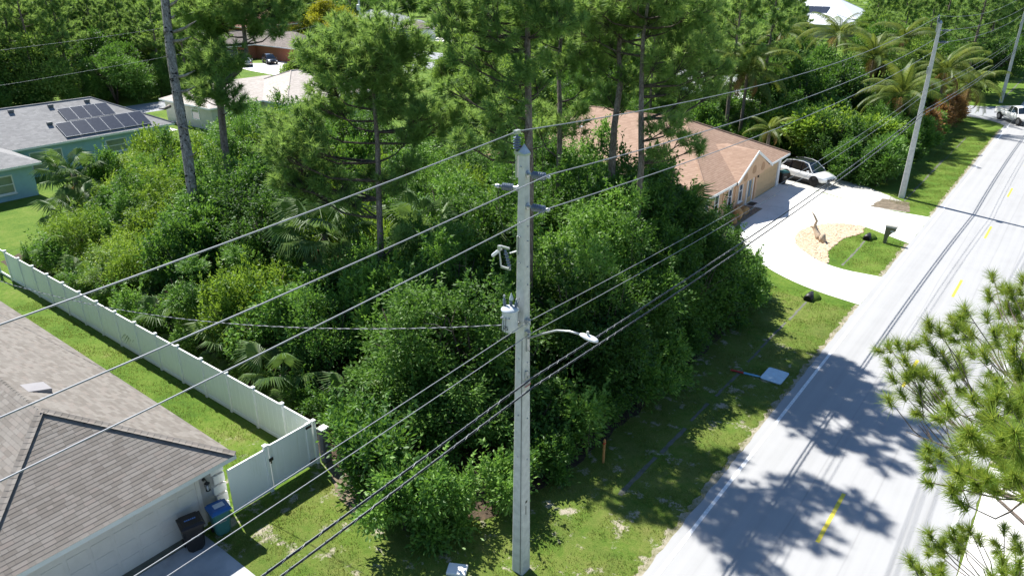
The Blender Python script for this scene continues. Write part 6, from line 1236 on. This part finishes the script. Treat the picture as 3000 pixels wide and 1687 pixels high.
def scatter(n, x0, x1, y0, y1, protos, lab, grp, smin, smax, seed, mind=3.2, test=None):
    rq = random.Random(seed); pts = []; tries = 0
    while len(pts) < n and tries < n * 40:
        tries += 1; x, y = rq.uniform(x0, x1), rq.uniform(y0, y1)
        if not clear_of(x, y, RECTS) or blocks(x, y) or (test and not test(x, y)) or any((x - a) ** 2 + (y - b) ** 2 < mind ** 2 for a, b in pts): continue
        pts.append((x, y)); use(rq.choice(protos), (x, y, 0), rq.uniform(0, 6.28), rq.uniform(smin, smax), lab, grp)
# grove beyond the back street, upper left
scatter(34, -128, -101.5, 12, 62, GP, 'pine of the dark grove beyond the blue house', 'pines of the grove beyond the blue house', .75, 1.15, 41, 3.0)
scatter(22, -126, -101, 10, 66, BT + BD, 'leafy tree of the dark grove beyond the blue house', 'leafy trees of the grove beyond the blue house', .8, 1.25, 42, 3.4)
scatter(16, -104, -100.6, 8, 64, SH3 + SH1, 'undergrowth shrub along the edge of the grove beyond the blue house', 'undergrowth at the grove edge', .8, 1.3, 43, 1.8)
scatter(34, -190, -126, -5, 100, GP + BT, 'distant tree behind the grove at upper left', 'distant trees at upper left', .9, 1.3, 44, 4.0)
# between the back lots
scatter(24, -64, -40, 62, 103, BT + BD, 'leafy tree behind the peach house, seen between the pines', 'leafy trees behind the peach house', .6, 1.0, 45, 3.6)
scatter(10, -60, -24, 66, 102, GP, 'pine behind the peach house roof', 'pines behind the peach house', .8, 1.15, 46, 4.0)
scatter(10, -66, -58, 40, 62, SH1 + SH2, 'sunny shrub behind the pale beige roof', 'shrubs beside the beige roofed house', .7, 1.1, 47, 2.2)
scatter(16, -90, -68, 64, 104, BT, 'leafy tree beside the back street near the beige roof', 'leafy trees along the back street', .5, .8, 48, 4.0, lambda x, y: gnd(1260, 130).x < x or y > 92)
for px, py, dep, pr, lab in ((960, 5, 160, BL[0], 'bright yellow green flowering tree before the distant houses'), (1010, 30, 152, BL[0], 'second yellow green tree beside the distant utility pole'), (930, 62, 148, BD[0], 'dark rounded tree behind the brick house roof'), (1000, 66, 142, BT[0], 'grey green rounded tree right of the brick house roof'), (885, 62, 150, BL[0], 'small lime green tree behind the brick house roof')):
    px_tree(pr, px, py, dep, 8.2, lab, 'garden trees of the far houses', 1.05)
scatter(30, -215, -152, 96, 210, BT + BD + GP, 'distant tree behind the grey roofed house', 'distant trees behind the grey roofed house', .9, 1.4, 49, 5.0)
scatter(60, -150, -60, 146, 240, BT + BD + GP, 'distant tree in the woods beyond the side street', 'distant woods beyond the side street', .8, 1.25, 50, 5.0)
scatter(70, -64, -12, 117, 215, GP + BT + BD, 'tree in the woods beyond the side street at upper right', 'woods beyond the side street at upper right', .8, 1.2, 51, 3.4)
scatter(30, -110, -40, 117, 150, BT + SM, 'leafy tree lining the far side of the side street', 'leafy trees lining the side street', .5, .85, 52, 4.0)
scatter(18, 2.5, 26, 60, 200, GP + BT, 'tree on the right side of the road', 'trees on the right side of the road', .8, 1.2, 53, 5.0, lambda x, y: y > 95)
# far-off woods: one mass
def far_woods():
    rg = np.random.default_rng(9); V0 = []; 
    n = 420; x = rg.uniform(-420, 120, n); y = rg.uniform(235, 520, n); side = rg.random(n) < .4; x[side] = rg.uniform(-420, -190, side.sum()); y[side] = rg.uniform(-60, 260, side.sum())
    ok = ~((x > -12) & (x < 5)); x, y = x[ok], y[ok]; h = rg.uniform(9, 17, len(x)); per = 190
    c = np.stack([x, y, h * .6], 1); P = np.repeat(c, per, 0); q = unit(rg.normal(size=P.shape)) * (rg.uniform(.4, 1, (len(P), 1)) ** .5); hh = np.repeat(h, per)[:, None]; P = P + q * np.concatenate([hh * .33, hh * .33, hh * .42], 1)
    return leaves(rg, P, q + rg.normal(0, .5, q.shape), 1.5, 1.0)
V, T = far_woods(); o = obj('distant_woods', mesh_arrays('distant_woods', V, T), 'leaf_tree'); o['kind'] = 'stuff'; tag(o, 'far-off green woods closing the view at the top', 'woods')
for o in list(bpy.data.objects):
    for k in ('_o', '_proto'):
        if k in o: del o[k]
